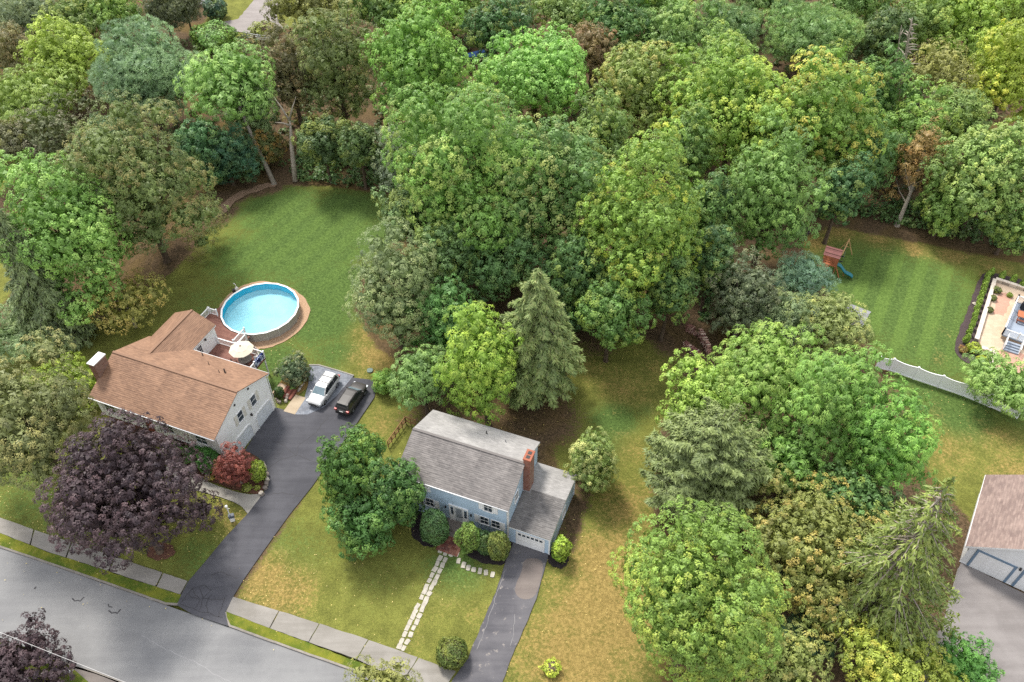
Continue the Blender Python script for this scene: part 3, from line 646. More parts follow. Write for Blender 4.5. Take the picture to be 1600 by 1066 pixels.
# attached garage
gable_block(HB, -.12, 4.12, .03, 7.75, 0, 2.82, 3.28, BLUE, name='garage_wall', vr=4.3)
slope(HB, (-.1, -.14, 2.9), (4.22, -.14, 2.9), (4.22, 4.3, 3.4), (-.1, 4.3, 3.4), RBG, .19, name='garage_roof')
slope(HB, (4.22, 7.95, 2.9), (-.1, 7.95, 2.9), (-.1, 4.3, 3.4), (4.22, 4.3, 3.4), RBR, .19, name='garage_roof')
m = MB(); m.box(-.1, 4.2, -.13, -.09, 2.66, 2.83); m.box(-.1, 4.2, 7.9, 7.94, 2.66, 2.83); m.bar((4.2, -.1, 2.76), (4.2, 4.29, 3.26), .04, .16); m.bar((4.2, 4.31, 3.26), (4.2, 7.9, 2.76), .04, .16); m.build('garage_trim', WHITE, HB)
frg = wall_frame('v', -1, .03)
m = MB(); wbox(m, frg, .62, .78, 0, .05, 0, 2.2); wbox(m, frg, 3.42, 3.58, 0, .05, 0, 2.2); wbox(m, frg, .62, 3.58, 0, .052, 2.1, 2.28); wbox(m, frg, 3.98, 4.12, 0, .045, 0, 2.7); m.build('garage_door_frame', WHITE, HB)
d = MB(); wbox(d, frg, .78, 3.42, 0, .02, .03, 2.1)
for i in range(3):
    for j in range(4): a = .78 + 2.64 * (j + .5) / 4; z = .36 + .52 * i; wbox(d, frg, a - .26, a + .26, .02, .035, z - .18, z + .18)
d = d.build('garage_door', WHITE, HB)
for j in range(6): a = .78 + 2.64 * (j + .5) / 6; m = MB(); wbox(m, frg, a - .15, a + .15, .02, .04, 1.68, 1.98); m.build('pane', GLASS, d)
fru = wall_frame('u', 1, 4.12); window(HB, fru, 4.1, 1.6, .8, 1.2, cols=2)
m = MB(); m.box(4.13, 4.2, 7.4, 7.55, .1, 2.6); m.build('downpipe', WHITE, HB)
# stoop and brick walk
m = MB(); m.box(-6.7, -4.0, -1.2, -.01, 0, .56); m.box(-6.5, -4.2, -1.6, -1.2, 0, .30); stp = m.build('stoop', plain('granite_step', lin(128, 120, 114), .9, .2, var=.25), HB)
brk = empty('brick_walk', HB.location, HB.rotation_euler.z); brk['kind'] = 'structure'
BW = [plain('walk_brick_%s' % n, lin(*c), .9, .15, var=.25) for n, c in (('rust', (128, 82, 70)), ('plum', (108, 72, 66)), ('tan', (146, 104, 88)))]
k = 0
for j in range(9):
    for i in range(7):
        u0 = -6.45 + i * .325; v0 = -3.45 + j * .205; m = MB(); rg = random.Random(k); z = .05 + rg.uniform(-.01, .012)
        m.box(u0 + .008, u0 + .317, v0 + .008, v0 + .197, -.02, z); m.build('brick', BW[rg.randrange(3)], brk); k += 1

# ------------------------------------------------------------------ the white house
WSID = mat_siding('white_clapboard', (0.88, 0.88, 0.88, 1)); RA = mat_shingle('brown_shingle', lin(136, 101, 77), lin(172, 134, 107), lin(108, 79, 62), .30)
HA = empty('white_house', (-28.471, 56.207, 0), -0.3751, label='white house with tan-brown shingle roof, rear wing and two arched garage doors', cat='house')
LOWB = mat_brick('plinth_brick', lin(92, 54, 46), lin(112, 68, 58), lin(96, 80, 72))
gable_block(HA, -15.7, -.16, -4.22, 4.86, 2.3, 5.3, 7.3, WSID, vr=.266)
m = MB(); m.box(-15.5, -.16, -3.9, 4.84, 0, 2.3); m.build('lower_wall', LOWB, HA)
m = MB(); m.box(-.17, -.155, -4.2, 4.85, 0, 2.3); m.box(-.9, -.16, -4.1, -3.9, 0, 2.3); m.build('garage_front', WSID, HA)
ZE, ZR, VF, VB, VR = 5.42, 7.6, -4.66, 5.22, .28
slope(HA, (-15.95, VF, ZE), (.03, VF, ZE), (.03, VR, ZR), (-15.95, VR, ZR), RA, 0.2)
slope(HA, (.03, VB, ZE), (-15.95, VB, ZE), (-15.95, VR, ZR), (.03, VR, ZR), RA, 0.2)
m = MB(); m.bar((-15.95, VR, ZR + .03), (.03, VR, ZR + .03), .28, .04); m.build('ridge_cap', RA, HA)
m = MB(); m.box(-15.9, 0, VF + .02, VF + .06, ZE - .25, ZE - .07); m.box(-9.9, 0, VB - .06, VB - .02, ZE - .25, ZE - .07)
m.box(-15.9, 0, VF + .06, -4.224, ZE - .17, ZE - .14)
for u in (-15.9, -.02):
    for v, s in ((VF, 1), (VB, -1)): m.bar((u, v + s * .03, ZE - .16), (u, VR - s * .01, ZR - .16), .05, .17)
m.build('fascia_trim', WHITE, HA)
m = MB(); m.tube([(-15.9, VF - .05, ZE - .08), (0, VF - .05, ZE - .08)], .065, 8); m.tube([(-9.8, VB + .05, ZE - .08), (0, VB + .05, ZE - .08)], .065, 8); m.tube([(-.1, VB + .05, ZE - .1), (-.1, 4.95, ZE - .5), (-.1, 4.95, .1)], .045, 8); m.build('gutter', WHITE, HA, True)
fa = wall_frame('v', -1, -4.22)
for a in (-14.0, -11.4, -6.5, -2.3): window(HA, fa, a, 3.95, 1.35, 1.25, cols=2, shutter=plain('shutter_grey', lin(206, 204, 200), .6), shut_w=.4)
d = MB(); wbox(d, fa, -9.6, -8.6, .02, .06, 2.32, 4.5); d.build('front_door', plain('door_red', lin(120, 54, 46), .5), HA)
far_ = wall_frame('u', 1, -.155)
SHT = plain('shutter_cream', lin(208, 204, 194), .6)
for a, z in ((2.05, 4.3), (-.33, 4.3)): window(HA, far_, a, z, .8, 1.35, cols=1, shutter=SHT, shut_w=.42)
def arch_door(a0, a1, h):
    n = 6; r = .55; pr = [(a0, 0), (a0, h - r)] + [(a0 + r - r * math.cos(math.pi / 2 * i / n), h - r + r * math.sin(math.pi / 2 * i / n)) for i in range(1, n + 1)] + [(a1 - r + r * math.sin(math.pi / 2 * i / n), h - r + r * math.cos(math.pi / 2 * i / n)) for i in range(n + 1)] + [(a1, 0)]
    m = MB(); m.quad(*[far_(a, .012, max(z, .04)) for a, z in pr]); dr = m.build('garage_door', plain('door_pale', (0.66, 0.69, 0.73, 1), .5), HA)
    m = MB()
    for i in range(4):
        z = .1 + i * (h - .1) / 4; wbox(m, far_, a0 + .06 if i < 3 else a0 + .4, a1 - .06 if i < 3 else a1 - .4, .012, .03, z + .03, z + (h - .1) / 4 - .05)
    m.build('door_panel', plain('door_pale', 0), dr)
    m = MB()
    for (a, z), (b, y) in zip(pr, pr[1:]): m.bar(far_(a, .05, z), far_(b, .05, y), .14, .10, up=(1, 0, 0))
    m.build('door_trim', WHITE, dr)
arch_door(1.55, 4.4, 2.2); arch_door(-2.2, .62, 2.2)
m = MB(); wbox(m, far_, 1.0, 1.18, .03, .22, 2.85, 3.15); m.build('wall_lantern', DARK, HA)
for a in (1.86, -.57): m = MB(); wbox(m, far_, a - .1, a + .1, 0, .10, 6.25, 6.45); m.build('spot_light', DARK, HA)
# rear wing
gable_block(HA, -15.5, -10.2, 4.86, 9.35, 0, 5.3, 6.55, WSID, axis='v', name='wing_wall')
UR = -12.83
slope(HA, (-10.0, 9.55, 5.42), (-10.0, 4.9, 5.42), (UR, 2.0, 6.83), (UR, 9.55, 6.83), RA, 0.2, name='wing_roof')
slope(HA, (-15.68, 4.9, 5.42), (-15.68, 9.55, 5.42), (UR, 9.55, 6.83), (UR, 2.0, 6.83), RA, 0.2, name='wing_roof')
m = MB(); m.bar((UR, 2.0, 6.86), (UR, 9.55, 6.86), .26, .04); m.build('ridge_cap', RA, HA)
m = MB(); m.box(-10.06, -10.02, 5.24, 9.5, 5.17, 5.35); m.bar((-10.02, 9.52, 5.27), (UR + .01, 9.52, 6.68), .05, .16); m.bar((UR - .01, 9.52, 6.68), (-15.66, 9.52, 5.27), .05, .16); m.build('wing_trim', WHITE, HA)
fw = wall_frame('u', 1, -10.2)
m = MB(); wbox(m, fw, 5.75, 7.05, 0, .08, 2.8, 5.0); dd = m.build('patio_door', WHITE, HA)
for i in range(3):
    for j in range(4): m = MB(); a = 5.95 + .24 * i; z = 3.2 + .42 * j; wbox(m, fw, a, a + .2, .07, .09, z, z + .37); m.build('pane', GLASS, dd)
m = MB(); wbox(m, fw, 7.38, 7.56, .02, .2, 4.75, 5.05); m.build('wall_lantern', DARK, HA)
m = MB(); m.box(-16.5, -15.72, -2.6, -.9, 0, 8.3); ch = m.build('chimney', mat_brick('chimney_brick_white_house', lin(122, 76, 62), lin(148, 98, 80), lin(140, 124, 112)), HA)
m = MB(); m.box(-16.58, -15.64, -2.68, -.82, 8.3, 8.42); m.build('chimney_cap', plain('cap_white', lin(226, 224, 220), .7), ch)
for p, h, r in (((-6.2, 3.4, 6.25), .45, .03), ((-4.2, 2.6, 6.6), .35, .03), ((-3.7, 2.9, 6.45), .55, .07), ((-8.2, 4.75, 5.65), .4, .05)): pipe_vent(HA, p, h, r, DARK)

# ------------------------------------------------------------------ deck, pool and what stands on them
def mat_deck():
    t = NT('deck_boards'); o = t.coord('Object')
    br = t.add('TexBrick'); t.l.new(o, br.inputs['Vector']); br.inputs['Scale'].default_value = 1; br.inputs['Brick Width'].default_value = 3.6; br.inputs['Row Height'].default_value = .14; br.inputs['Mortar Size'].default_value = .008
    br.inputs['Color1'].default_value = lin(112, 74, 64); br.inputs['Color2'].default_value = lin(132, 90, 78); br.inputs['Mortar'].default_value = lin(60, 40, 36)
    return t.fin(t.mix(t.ramp(t.noise(o, 2.5, 5), .45, .7, 0, .3), br.outputs['Color'], lin(146, 108, 94)), .75, .3)
DECKM = mat_deck(); LATT = plain('rail_shadow_board', lin(196, 196, 198), .6)
dk = empty('deck', HA.location, HA.rotation_euler.z, label='maroon-brown two-level deck with white railings between white house and pool', cat='deck')
m = MB(); m.box(-10.18, -3.6, 4.9, 9.15, 2.6, 2.75); m.build('upper_floor', DECKM, dk)
pool_c = (-10.22, 17.35); PR = 4.80
arc = []
for i in range(0, 13):
    a = math.radians(196 + (283 - 196) * i / 12); arc.append((pool_c[0] + (PR + .12) * math.cos(a), pool_c[1] + (PR + .12) * math.sin(a)))
poly = [(-15.55, 9.6), (-8.5, 9.2), (-8.5, arc[-1][1])] + arc[::-1] + [(-15.55, 14.3)]
m = MB(); m.prism(poly[::-1], 1.16, 1.28); m.build('lower_floor', DECKM, dk)
m = MB()
for u, v, z in [(-3.75, 9.0, 2.6), (-3.75, 7.2, 2.6), (-6.5, 9.0, 2.6), (-9.9, 9.0, 2.6), (-15.4, 9.8, 1.16), (-15.4, 14.1, 1.16), (-12, 11.5, 1.16), (-8.7, 12, 1.16)]: m.box(u - .07, u + .07, v - .07, v + .07, 0, z)
m.build('support_post', WHITE, dk)
def railing(parent, a, b, z, h=.95, n=None, posts=True):
    a, b = Vector((a[0], a[1], z)), Vector((b[0], b[1], z)); L = (b - a).length; up = Vector((0, 0, 1))
    m = MB(); m.bar(a + up * h, b + up * h, .11, .07); m.bar(a + up * .12, b + up * .12, .06, .06)
    k = int(L / .16)
    for i in range(1, k): p = a.lerp(b, i / k); m.bar(p + up * .14, p + up * (h - .04), .045, .045)
    m.build('railing', WHITE, parent)
    n = n or max(1, round(L / 1.9))
    for i in range(n + 1):
        p = a.lerp(b, i / n); m = MB(); m.box(p.x - .065, p.x + .065, p.y - .065, p.y + .065, z, z + h + .12); m.box(p.x - .085, p.x + .085, p.y - .085, p.y + .085, z + h + .12, z + h + .17); m.build('post', WHITE, parent)
railing(dk, (-10.05, 9.08), (-7.4, 9.08), 2.75); railing(dk, (-6.3, 9.08), (-3.7, 9.08), 2.75); railing(dk, (-3.68, 8.95), (-3.68, 5.6), 2.75)
railing(dk, (-15.48, 9.8), (-15.48, 14.2), 1.28); railing(dk, (-15.35, 14.22), (-14.3, 14.22), 1.28)
m = MB(); m.box(-10.1, -7.4, 9.16, 9.2, 1.28, 2.72); m.build('skirt_board', WHITE, dk)
railing(dk, (-9.2, 10.5), (-9.2, 12.75), 1.28, n=1); railing(dk, (-8.44, 10.45), (-8.44, 11.95), 1.28, n=1)
m = MB()
for i in range(5): m.box(-8.45 + .28 * i, -8.17 + .28 * i, 10.5, 11.9, .98 - .24 * i, 1.03 - .24 * i)
m.build('stair_tread', DECKM, dk)
m = MB()
for v in (10.5, 11.9): m.bar((-8.5, v, 1.0), (-7.0, v, -.1), .05, .22)
m.build('stair_stringer', WHITE, dk)
NAVY = NT('towel_navy'); _n = NAVY.noise(NAVY.coord('Object'), 3.2, 3, .5, 1.2); NAVY = NAVY.fin(NAVY.mix(NAVY.ramp(_n, .52, .58), lin(34, 46, 92), lin(196, 206, 226)), .9, .1)
tw = MB()
for i in range(9):
    v0, v1 = 7.2 + i * .19, 7.39 + i * .19
    for j in range(5): x = lambda v, jj: -3.60 + .03 * math.sin(v * 9 + jj); z0, z1 = 2.95 + j * .16, 3.11 + j * .16; tw.quad((x(v0, j), v0, z0), (x(v1, j), v1, z0), (x(v1, j + 1), v1, z1), (x(v0, j + 1), v0, z1))
    tw.quad((x(v0, 5), v0, 3.75), (x(v1, 5), v1, 3.75), (-3.8, v1, 3.78), (-3.8, v0, 3.78))
t_o = tw.build('beach_towel', NAVY); t_o.location = HA.location; t_o.rotation_euler = HA.rotation_euler
sol = t_o.modifiers.new('cloth', 'SOLIDIFY'); sol.thickness = .02
tag(t_o, 'navy and white beach towel hung over the deck railing', 'towel')
# parasol with table and chairs
um = empty('patio_umbrella', HA.matrix_basis @ Vector((-5.55, 7.85, 2.75)), HA.rotation_euler.z, label='cream octagonal patio umbrella open over the deck', cat='umbrella')
CREAM = plain('cream_canvas', lin(208, 199, 180), .9, .1, var=.05)
for i in range(8):
    a0, a1 = 2 * math.pi * i / 8, 2 * math.pi * (i + 1) / 8; r = 1.42; m = MB(); P = lambda a, rr, z: (rr * math.cos(a), rr * math.sin(a), z)
    am = (a0 + a1) / 2
    m.quad(P(a0, .12, 2.42), P(a1, .12, 2.42), P(a1, r * .6, 2.16), P(am, r * .56, 2.13), P(a0, r * .6, 2.16))
    m.quad(P(a0, r * .6, 2.16), P(am, r * .56, 2.13), P(am, r * .93, 1.86), P(a0, r, 1.9)); m.quad(P(am, r * .56, 2.13), P(a1, r * .6, 2.16), P(a1, r, 1.9), P(am, r * .93, 1.86))
    m.build('canopy_panel', CREAM, um)
m = MB(); m.tube([(0, 0, 0), (0, 0, 2.55)], .028, 8); m.tube([(0, 0, 2.38), (0, 0, 2.5)], [.16, .05], 8); m.tube([(0, 0, 0), (0, 0, .12)], [.3, .25], 12); m.build('pole', plain('pole_bronze', lin(120, 104, 90), .5, .5), um, True)
m = MB()
for i in range(8): a = 2 * math.pi * i / 8; m.bar((0, 0, 2.34), (1.38 * math.cos(a), 1.38 * math.sin(a), 1.87), .02, .02)
m.build('rib', plain('pole_bronze', 0), um)
tb = empty('patio_table', HA.matrix_basis @ Vector((-5.2, 7.6, 2.75)), HA.rotation_euler.z, label='round grey patio table under the cream umbrella', cat='table')
m = MB(); m.tube([(0, 0, .68), (0, 0, .73)], .78, 24); m.build('table_top', plain('table_grey', lin(132, 126, 120), .5), tb)
for i in range(4): a = i * math.pi / 2 + .4; m = MB(); m.bar((.5 * math.cos(a), .5 * math.sin(a), .68), (.62 * math.cos(a), .62 * math.sin(a), 0), .05, .05); m.build('leg', DARK, tb)
def chair(u, v, rz, label, mat):
    c = empty('patio_chair', HA.matrix_basis @ Vector((u, v, 2.75)), HA.rotation_euler.z + rz, label=label, cat='chair', group='chairs on the deck')
    m = MB(); m.box(-.26, .26, -.26, .26, .40, .45); m.build('seat', mat, c)
    m = MB(); m.bar((0, -.27, .45), (0, -.36, .95), .52, .04, up=(0, 1, 0)); m.build('backrest', mat, c)
    for x in (-.23, .23):
        for y in (-.23, .23): m = MB(); m.box(x - .02, x + .02, y - .02, y + .02, 0, .40); m.build('leg', DARK, c)
        m = MB(); m.bar((x * 1.15, -.25, .64), (x * 1.15, .25, .64), .05, .03); m.build('armrest', DARK, c)
CHB = plain('chair_brown', lin(122, 84, 72), .8); CHW = plain('chair_white', lin(220, 218, 214), .6)
chair(-4.35, 8.45, 2.4, 'white patio chair by the deck corner post', CHW); chair(-4.3, 7.2, 1.2, 'brown patio chair beside the navy towel', CHB); chair(-6.2, 6.9, -1.0, 'brown patio chair near the house roof edge', CHB)
lg = empty('deck_lounger', HA.matrix_basis @ Vector((-9.3, 9.9, 1.28)), HA.rotation_euler.z + .3, label='small dark folding chair on the pool deck beside the wing wall', cat='chair')
m = MB(); m.box(-.5, .35, -.25, .25, .26, .3); m.build('seat', DARK, lg); m = MB(); m.bar((.35, 0, .3), (.75, 0, .75), .5, .04); m.build('backrest', DARK, lg)
for x in (-.45, .3):
    for y in (-.22, .22): m = MB(); m.box(x - .02, x + .02, y - .02, y + .02, 0, .26); m.build('leg', DARK, lg)

# the pool: a polygon of wall panels, blue liner, water, white top rail
pw = HA.matrix_basis @ Vector((pool_c[0], pool_c[1], 0))
pl = empty('swimming_pool', pw, HA.rotation_euler.z, label='round above-ground swimming pool with white rim and bright blue water', cat='pool')
N = 20; PANEL = plain('pool_panel_grey', lin(176, 172, 166), .55, .35, var=.12, scale=4)
ang = [2 * math.pi * (i + .35) / N for i in range(N)]
def pp(a, r, z): return (r * math.cos(a), r * math.sin(a), z)
for i in range(N):
    a0, a1 = ang[i], ang[(i + 1) % N]
    m = MB(); m.quad(pp(a0, PR - .05, 0), pp(a1, PR - .05, 0), pp(a1, PR - .05, 1.29), pp(a0, PR - .05, 1.29)); m.quad(pp(a1, PR - .09, 0), pp(a0, PR - .09, 0), pp(a0, PR - .09, 1.29), pp(a1, PR - .09, 1.29)); m.build('wall_panel', PANEL, pl)
    m = MB(); P0, P1, P2, P3 = pp(a0, PR + .06, 1.30), pp(a1, PR + .06, 1.30), pp(a1, PR - .16, 1.30), pp(a0, PR - .16, 1.30); m.prism([P0, P1, P2, P3], 1.29, 1.335); m.build('top_rail', WHITE, pl)
    m = MB(); m.bar(pp(a0, PR - .02, 0), pp(a0, PR - .02, 1.29), .12, .07, up=pp(a0, 1, 0)); m.build('upright', plain('pool_post_grey', lin(190, 187, 182), .5), pl)
m = MB()
for i in range(N): a0, a1 = ang[i], ang[(i + 1) % N]; m.quad(pp(a0, PR - .11, .1), pp(a1, PR - .11, .1), pp(a1, PR - .11, 1.288), pp(a0, PR - .11, 1.288))
m.build('liner_wall', plain('liner_cyan', (0.03, 0.50, 0.68, 1), .5, .3, var=.1), pl)
LN = NT('liner_floor'); _o = LN.coord('Object'); LN = LN.fin(LN.mix(LN.ramp(LN.noise(_o, .5, 4), .3, .7), (.34, .60, .67, 1), (.42, .67, .73, 1)), .6, .2)
m = MB(); m.quad(*[pp(a, PR - .55, .1) for a in ang])
for i in range(N): a0, a1 = ang[i], ang[(i + 1) % N]; m.quad(pp(a0, PR - .55, .1), pp(a1, PR - .55, .1), pp(a1, PR - .13, .34), pp(a0, PR - .13, .34))
m.build('liner_floor', LN, pl)
m = MB(); m.quad(*[pp(a, PR - .115, 1.19) for a in ang]); m.build('water', mat_water(), pl)
pmp = empty('pool_filter', at(371, 455), 0.4, label='white pool filter and hose at the far rim of the pool', cat='pool filter')
m = MB(); m.tube([(0, 0, 0), (0, 0, .5), (0, 0, .75)], [.24, .24, .1], 14); m.build('tank', plain('filter_white', lin(222, 220, 214), .5), pmp, True)
m = MB(); m.tube([(0, 0, .7), (0, 0, 1.15), (-.18, 0, 1.4)], .05, 8); m.build('pipe', WHITE, pmp, True)
m = MB(); m.box(-.6, -.25, -.2, .2, 0, .4); m.build('pump_motor', DARK, pmp)
# brick steps by the parking pad
bs = empty('brick_steps', at(451, 616), -0.3751 + math.pi, label='short flight of red brick steps above the tan walk', cat='steps')
RBK = plain('step_brick', lin(134, 84, 72), .9, .15, var=.25)
for i in range(3):
    m = MB(); m.box(-.75 + .45 * i, -.3 + .45 * i, -.75, .75, 0, .16 * (i + 1)); s_ = m.build('step', RBK, bs)
    m = MB(); m.box(-.78 + .45 * i, -.66 + .45 * i, -.76, .76, .16 * (i + 1) + .002, .16 * (i + 1) + .03); m.build('nosing', plain('nosing_dark', lin(92, 52, 46), .9), s_)
m = MB(); m.box(.6, 1.6, -.8, .8, 0, .46); m.build('landing', plain('landing_tan', lin(180, 158, 136), .9, var=.2), bs)
def boulder(p, r, mat, seed, name='stone', parent=None, flat=.6):
    bm = bmesh.new(); bmesh.ops.create_icosphere(bm, subdivisions=2, radius=r); rg = random.Random(seed)
    k = [(Vector((rg.uniform(-1, 1), rg.uniform(-1, 1), rg.uniform(-1, 1))).normalized(), rg.uniform(.55, .9)) for _ in range(9)]
    for v in bm.verts:
        for d, t in k:
            e = v.co.dot(d) - r * t
            if e > 0: v.co -= d * e
        v.co.z *= flat
    me = bpy.data.meshes.new(name); bm.to_mesh(me); bm.free(); me.materials.append(mat); o = bpy.data.objects.new(name, me); COL.objects.link(o); o.location = p; o.rotation_euler.z = rg.uniform(0, 6); o.parent = parent; return o
STN = [plain('field_stone_%d' % i, lin(*c), .9, .15, var=.25, scale=3) for i, c in enumerate(((178, 168, 152), (150, 140, 128), (196, 186, 172), (132, 122, 114)))]
def stone_wall(name, lst, label, h=.5, r=.28, layers=2, seed=0):
    w = empty(name, (0, 0, 0), label=label, cat='stone wall'); rg = random.Random(seed); c0 = pts(lst)[0]; w.location = (c0.x, c0.y, 0); k = 0
    for l in range(layers):
        for p in line_of(lst, r * 1.45):
            boulder((p.x - c0.x + rg.uniform(-.05, .05), p.y - c0.y + rg.uniform(-.05, .05), h * (l + .45) / layers), r * rg.uniform(.8, 1.15), STN[rg.randrange(4)], seed * 100 + k, parent=w); k += 1
stone_wall('retaining_wall', [(411,726),(416,738),(418,752),(415,764),(409,773)], 'low rubble stone wall curving beside the driveway below the red maple', seed=1)
stone_wall('planter_wall', [(432,626),(438,630),(446,628),(450,620)], 'small curved stone planter wall around the clipped globe shrub', r=.2, layers=2, h=.4, seed=2)
stone_wall('bed_wall', [(484,575),(480,588),(474,600),(466,612)], 'line of low stones edging the bed beside the white car', r=.18, layers=1, h=.25, seed=3)

# ------------------------------------------------------------------ cars
TYRE = plain('tyre_rubber', lin(34, 34, 36), .9, .2); RIM = plain('alloy_rim', lin(150, 152, 156), .35, .5, .6); CGL = mat_glass('car_glass', (.015, .018, .02, 1), .05)
CGLF = mat_glass('windscreen_glass', (.10, .14, .16, 1), .05); BLKP = plain('black_plastic', lin(40, 40, 42), .7, .3); REDL = plain('tail_lamp_red', lin(170, 40, 36), .25, .5); LAMP = plain('head_lamp_clear', lin(214, 218, 222), .15, .6); PLATE = plain('number_plate', lin(226, 226, 222), .5)
def carpaint(name, col, rough=.28):
    t = NT(name); n = t.noise(t.coord('Object'), 2, 3)
    m = t.fin(t.mix(t.ramp(n, .3, .7), tuple(x * .93 for x in col[:3]) + (1,), col), rough, .5); t.b.inputs['Coat Weight'].default_value = .5; t.b.inputs['Coat Roughness'].default_value = .08; return m
def suv(label, wheel_front, wheel_rear, side, paint, lower, L=4.75, W=1.88, Hh=1.72, rail=GREYM, windscreen=CGLF, roofbars=True):
    """wheel_front/wheel_rear: ground points of the wheels on one side (side=+1 car's left)"""
    d = (wheel_front - wheel_rear).normalized(); n = Vector((-d.y, d.x, 0)); mid = (wheel_front + wheel_rear) / 2 - n * side * (W / 2 - .12)
    c = empty('parked_car', (mid.x, mid.y, .045), math.atan2(d.y, d.x), label=label, cat='car', group='cars parked by the white house')
    w = W / 2; st = [(-L/2, .80, .50, .86, .93), (-L/2+.06, .90, .40, .98, 1.0), (-L/2+.3, .97, .34, 1.06, 1.06), (-1.8, 1, .30, 1.08, 1.07), (-.9, 1, .26, 1.06, 1.06), (0, 1, .26, 1.05, 1.05), (.9, 1, .26, 1.06, 1.07), (1.2, 1, .28, 1.05, 1.09), (1.6, .99, .30, 1.0, 1.06), (L/2-.45, .96, .34, .94, 1.0), (L/2-.2, .90, .36, .86, .92), (L/2-.05, .80, .40, .74, .78), (L/2, .70, .46, .62, .66)]
    m = MB(); R = []
    for x, k, zb, zs, zt in st:
        h = [(.80, zb), (.95, zb + .10), (1.0, zb + .28), (.985, zs - .10), (.93, zs), (.70, zt), (.35, zt + .012), (0, zt + .018)]
        ring = [(x, -a * w * k, z) for a, z in h] + [(x, a * w * k, z) for a, z in h[-2::-1]]; R.append(len(m.v)); m.v += ring
    q = len(ring)
    for i in range(len(st) - 1):
        for j in range(q - 1): a, b = R[i] + j, R[i + 1] + j; m.f.append((a, b, b + 1, a + 1))
        m.f.append((R[i] + q - 1, R[i + 1] + q - 1, R[i + 1], R[i]))
    m.f.append(tuple(R[0] + j for j in range(q))); m.f.append(tuple(R[-1] + j for j in reversed(range(q))))
    body = m.build('body', paint, c, True)
    # cabin
    zb, zt = 1.03, Hh; xr0, xr1, xf1, xf0 = -L/2 + .12, -L/2 + .42, .42, 1.18; wb, wt = w * .93, w * .72
    prof = [(xr0, zb, wb * .96), (xr0 + .10, 1.30, wb * .92), (xr1, zt - .06, wt * .97), (xr1 + .35, zt, wt), (-.6, zt + .02, wt * 1.02), (xf1 - .25, zt, wt * 1.0), (xf1, zt - .05, wt * .98), ((xf1 + xf0) / 2, (zt + zb) / 2 + .01, (wb + wt) / 2 * .97), (xf0, zb, wb * .94)]
    m = MB()
    for x, z, y in prof: m.v += [(x, -y, z), (x, -y * .5, z + .02), (x, y * .5, z + .02), (x, y, z)]
    for i in range(len(prof) - 1):
        for j in range(3): m.f.append((4*i + j, 4*i + j + 1, 4*i + 5 + j, 4*i + 4 + j))
    def side_y(x, z): return wb + (wt - wb) * (z - zb) / (zt - zb) + .004
    for s in (-1, 1):
        b = len(m.v); lo = [(xr0, zb), (xf0, zb)]; m.v += [(x, s * y, z) for x, z, y in prof]; m.f.append(tuple(b + i for i in (range(len(prof)) if s < 0 else reversed(range(len(prof))))))
    m.build('cabin', paint, c, False, 0.0)
    def sidewin(x0, x1, xa, xb):
        for s in (-1, 1):
            m = MB(); z0, z1 = zb + .05, zt - .13
            P = [(x0, z0), (x1, z0), (xb, z1), (xa, z1)]; off = .022
            m.quad(*[(x, s * (side_y(x, z) + off), z) for x, z in P]); m.quad(*[(x, s * (side_y(x, z) - .03), z) for x, z in P][::-1])
            for (p, q) in zip(P, P[1:] + P[:1]): m.quad((p[0], s * (side_y(*p) + off), p[1]), (q[0], s * (side_y(*q) + off), q[1]), (q[0], s * (side_y(*q) - .03), q[1]), (p[0], s * (side_y(*p) - .03), p[1]))
            m.build('side_window', CGL, c)
    sidewin(.02, .98, .02, .42); sidewin(-.98, -.04, -.98, -.04); sidewin(-1.95, -1.06, -1.78, -1.06)
    m = MB(); e = .015
    m.quad((xf0 + e, -wb * .86, zb + .05), (xf0 + e, wb * .86, zb + .05), (xf1 + .07 + e, wt * .90, zt - .05), (xf1 + .07 + e, -wt * .90, zt - .05)); m.quad((xf0 - .03, -wb * .86, zb), (xf1 + .05, -wt * .90, zt - .07), (xf1 + .05, wt * .90, zt - .07), (xf0 - .03, wb * .86, zb)); m.build('windscreen', windscreen, c)
    m = MB(); m.quad((xr0 + .075 - e, -wb * .80, 1.22), (xr0 + .075 - e, wb * .80, 1.22), (xr1 - .03 - e, wt * .84, zt - .10), (xr1 - .03 - e, -wt * .84, zt - .10)); m.build('rear_window', CGL, c)
    m = MB()
    for s in (-1, 1): m.tube([(xr1 + .25, s * wt * .93, zt - .0), (xr1 + .35, s * wt * .93, zt + .07), (xf1 - .4, s * wt * .93, zt + .07), (xf1 - .28, s * wt * .93, zt)], .022, 6)
    m.build('roof_rail', rail, c, True)
    if roofbars:
        for x in (-1.15, -.25): m = MB(); m.box(x - .025, x + .025, -wt * .93, wt * .93, zt + .05, zt + .085); m.build('cross_bar', BLKP, c)
    for s in (-1, 1):
        m = MB(); m.bar((.95, s * (w - .05), 1.07), (.93, s * (w + .16), 1.12), .10, .16); m.build('wing_mirror', paint, c)
        m = MB(); m.box(L/2 - .42, L/2 - .12, s * w * .84 - .16, s * w * .84 + .06, .72, .86); m.build('headlight', LAMP, c)
        m = MB(); m.box(-L/2 - .02, -L/2 + .22, s * w * .80 - .17, s * w * .80 + .13, .88, 1.10); m.build('tail_light', REDL, c)
        m = MB(); m.box(-1.2, 1.2, s * (w - .03) - .02, s * (w - .03) + .02, .28, .46); m.build('sill', lower, c)
        m = MB(); m.box(.05, .20, s * (w) - .02, s * w + .02, .86, .90); m.box(-.85, -.70, s * w - .02, s * w + .02, .86, .90); m.build('door_handle', paint, c)
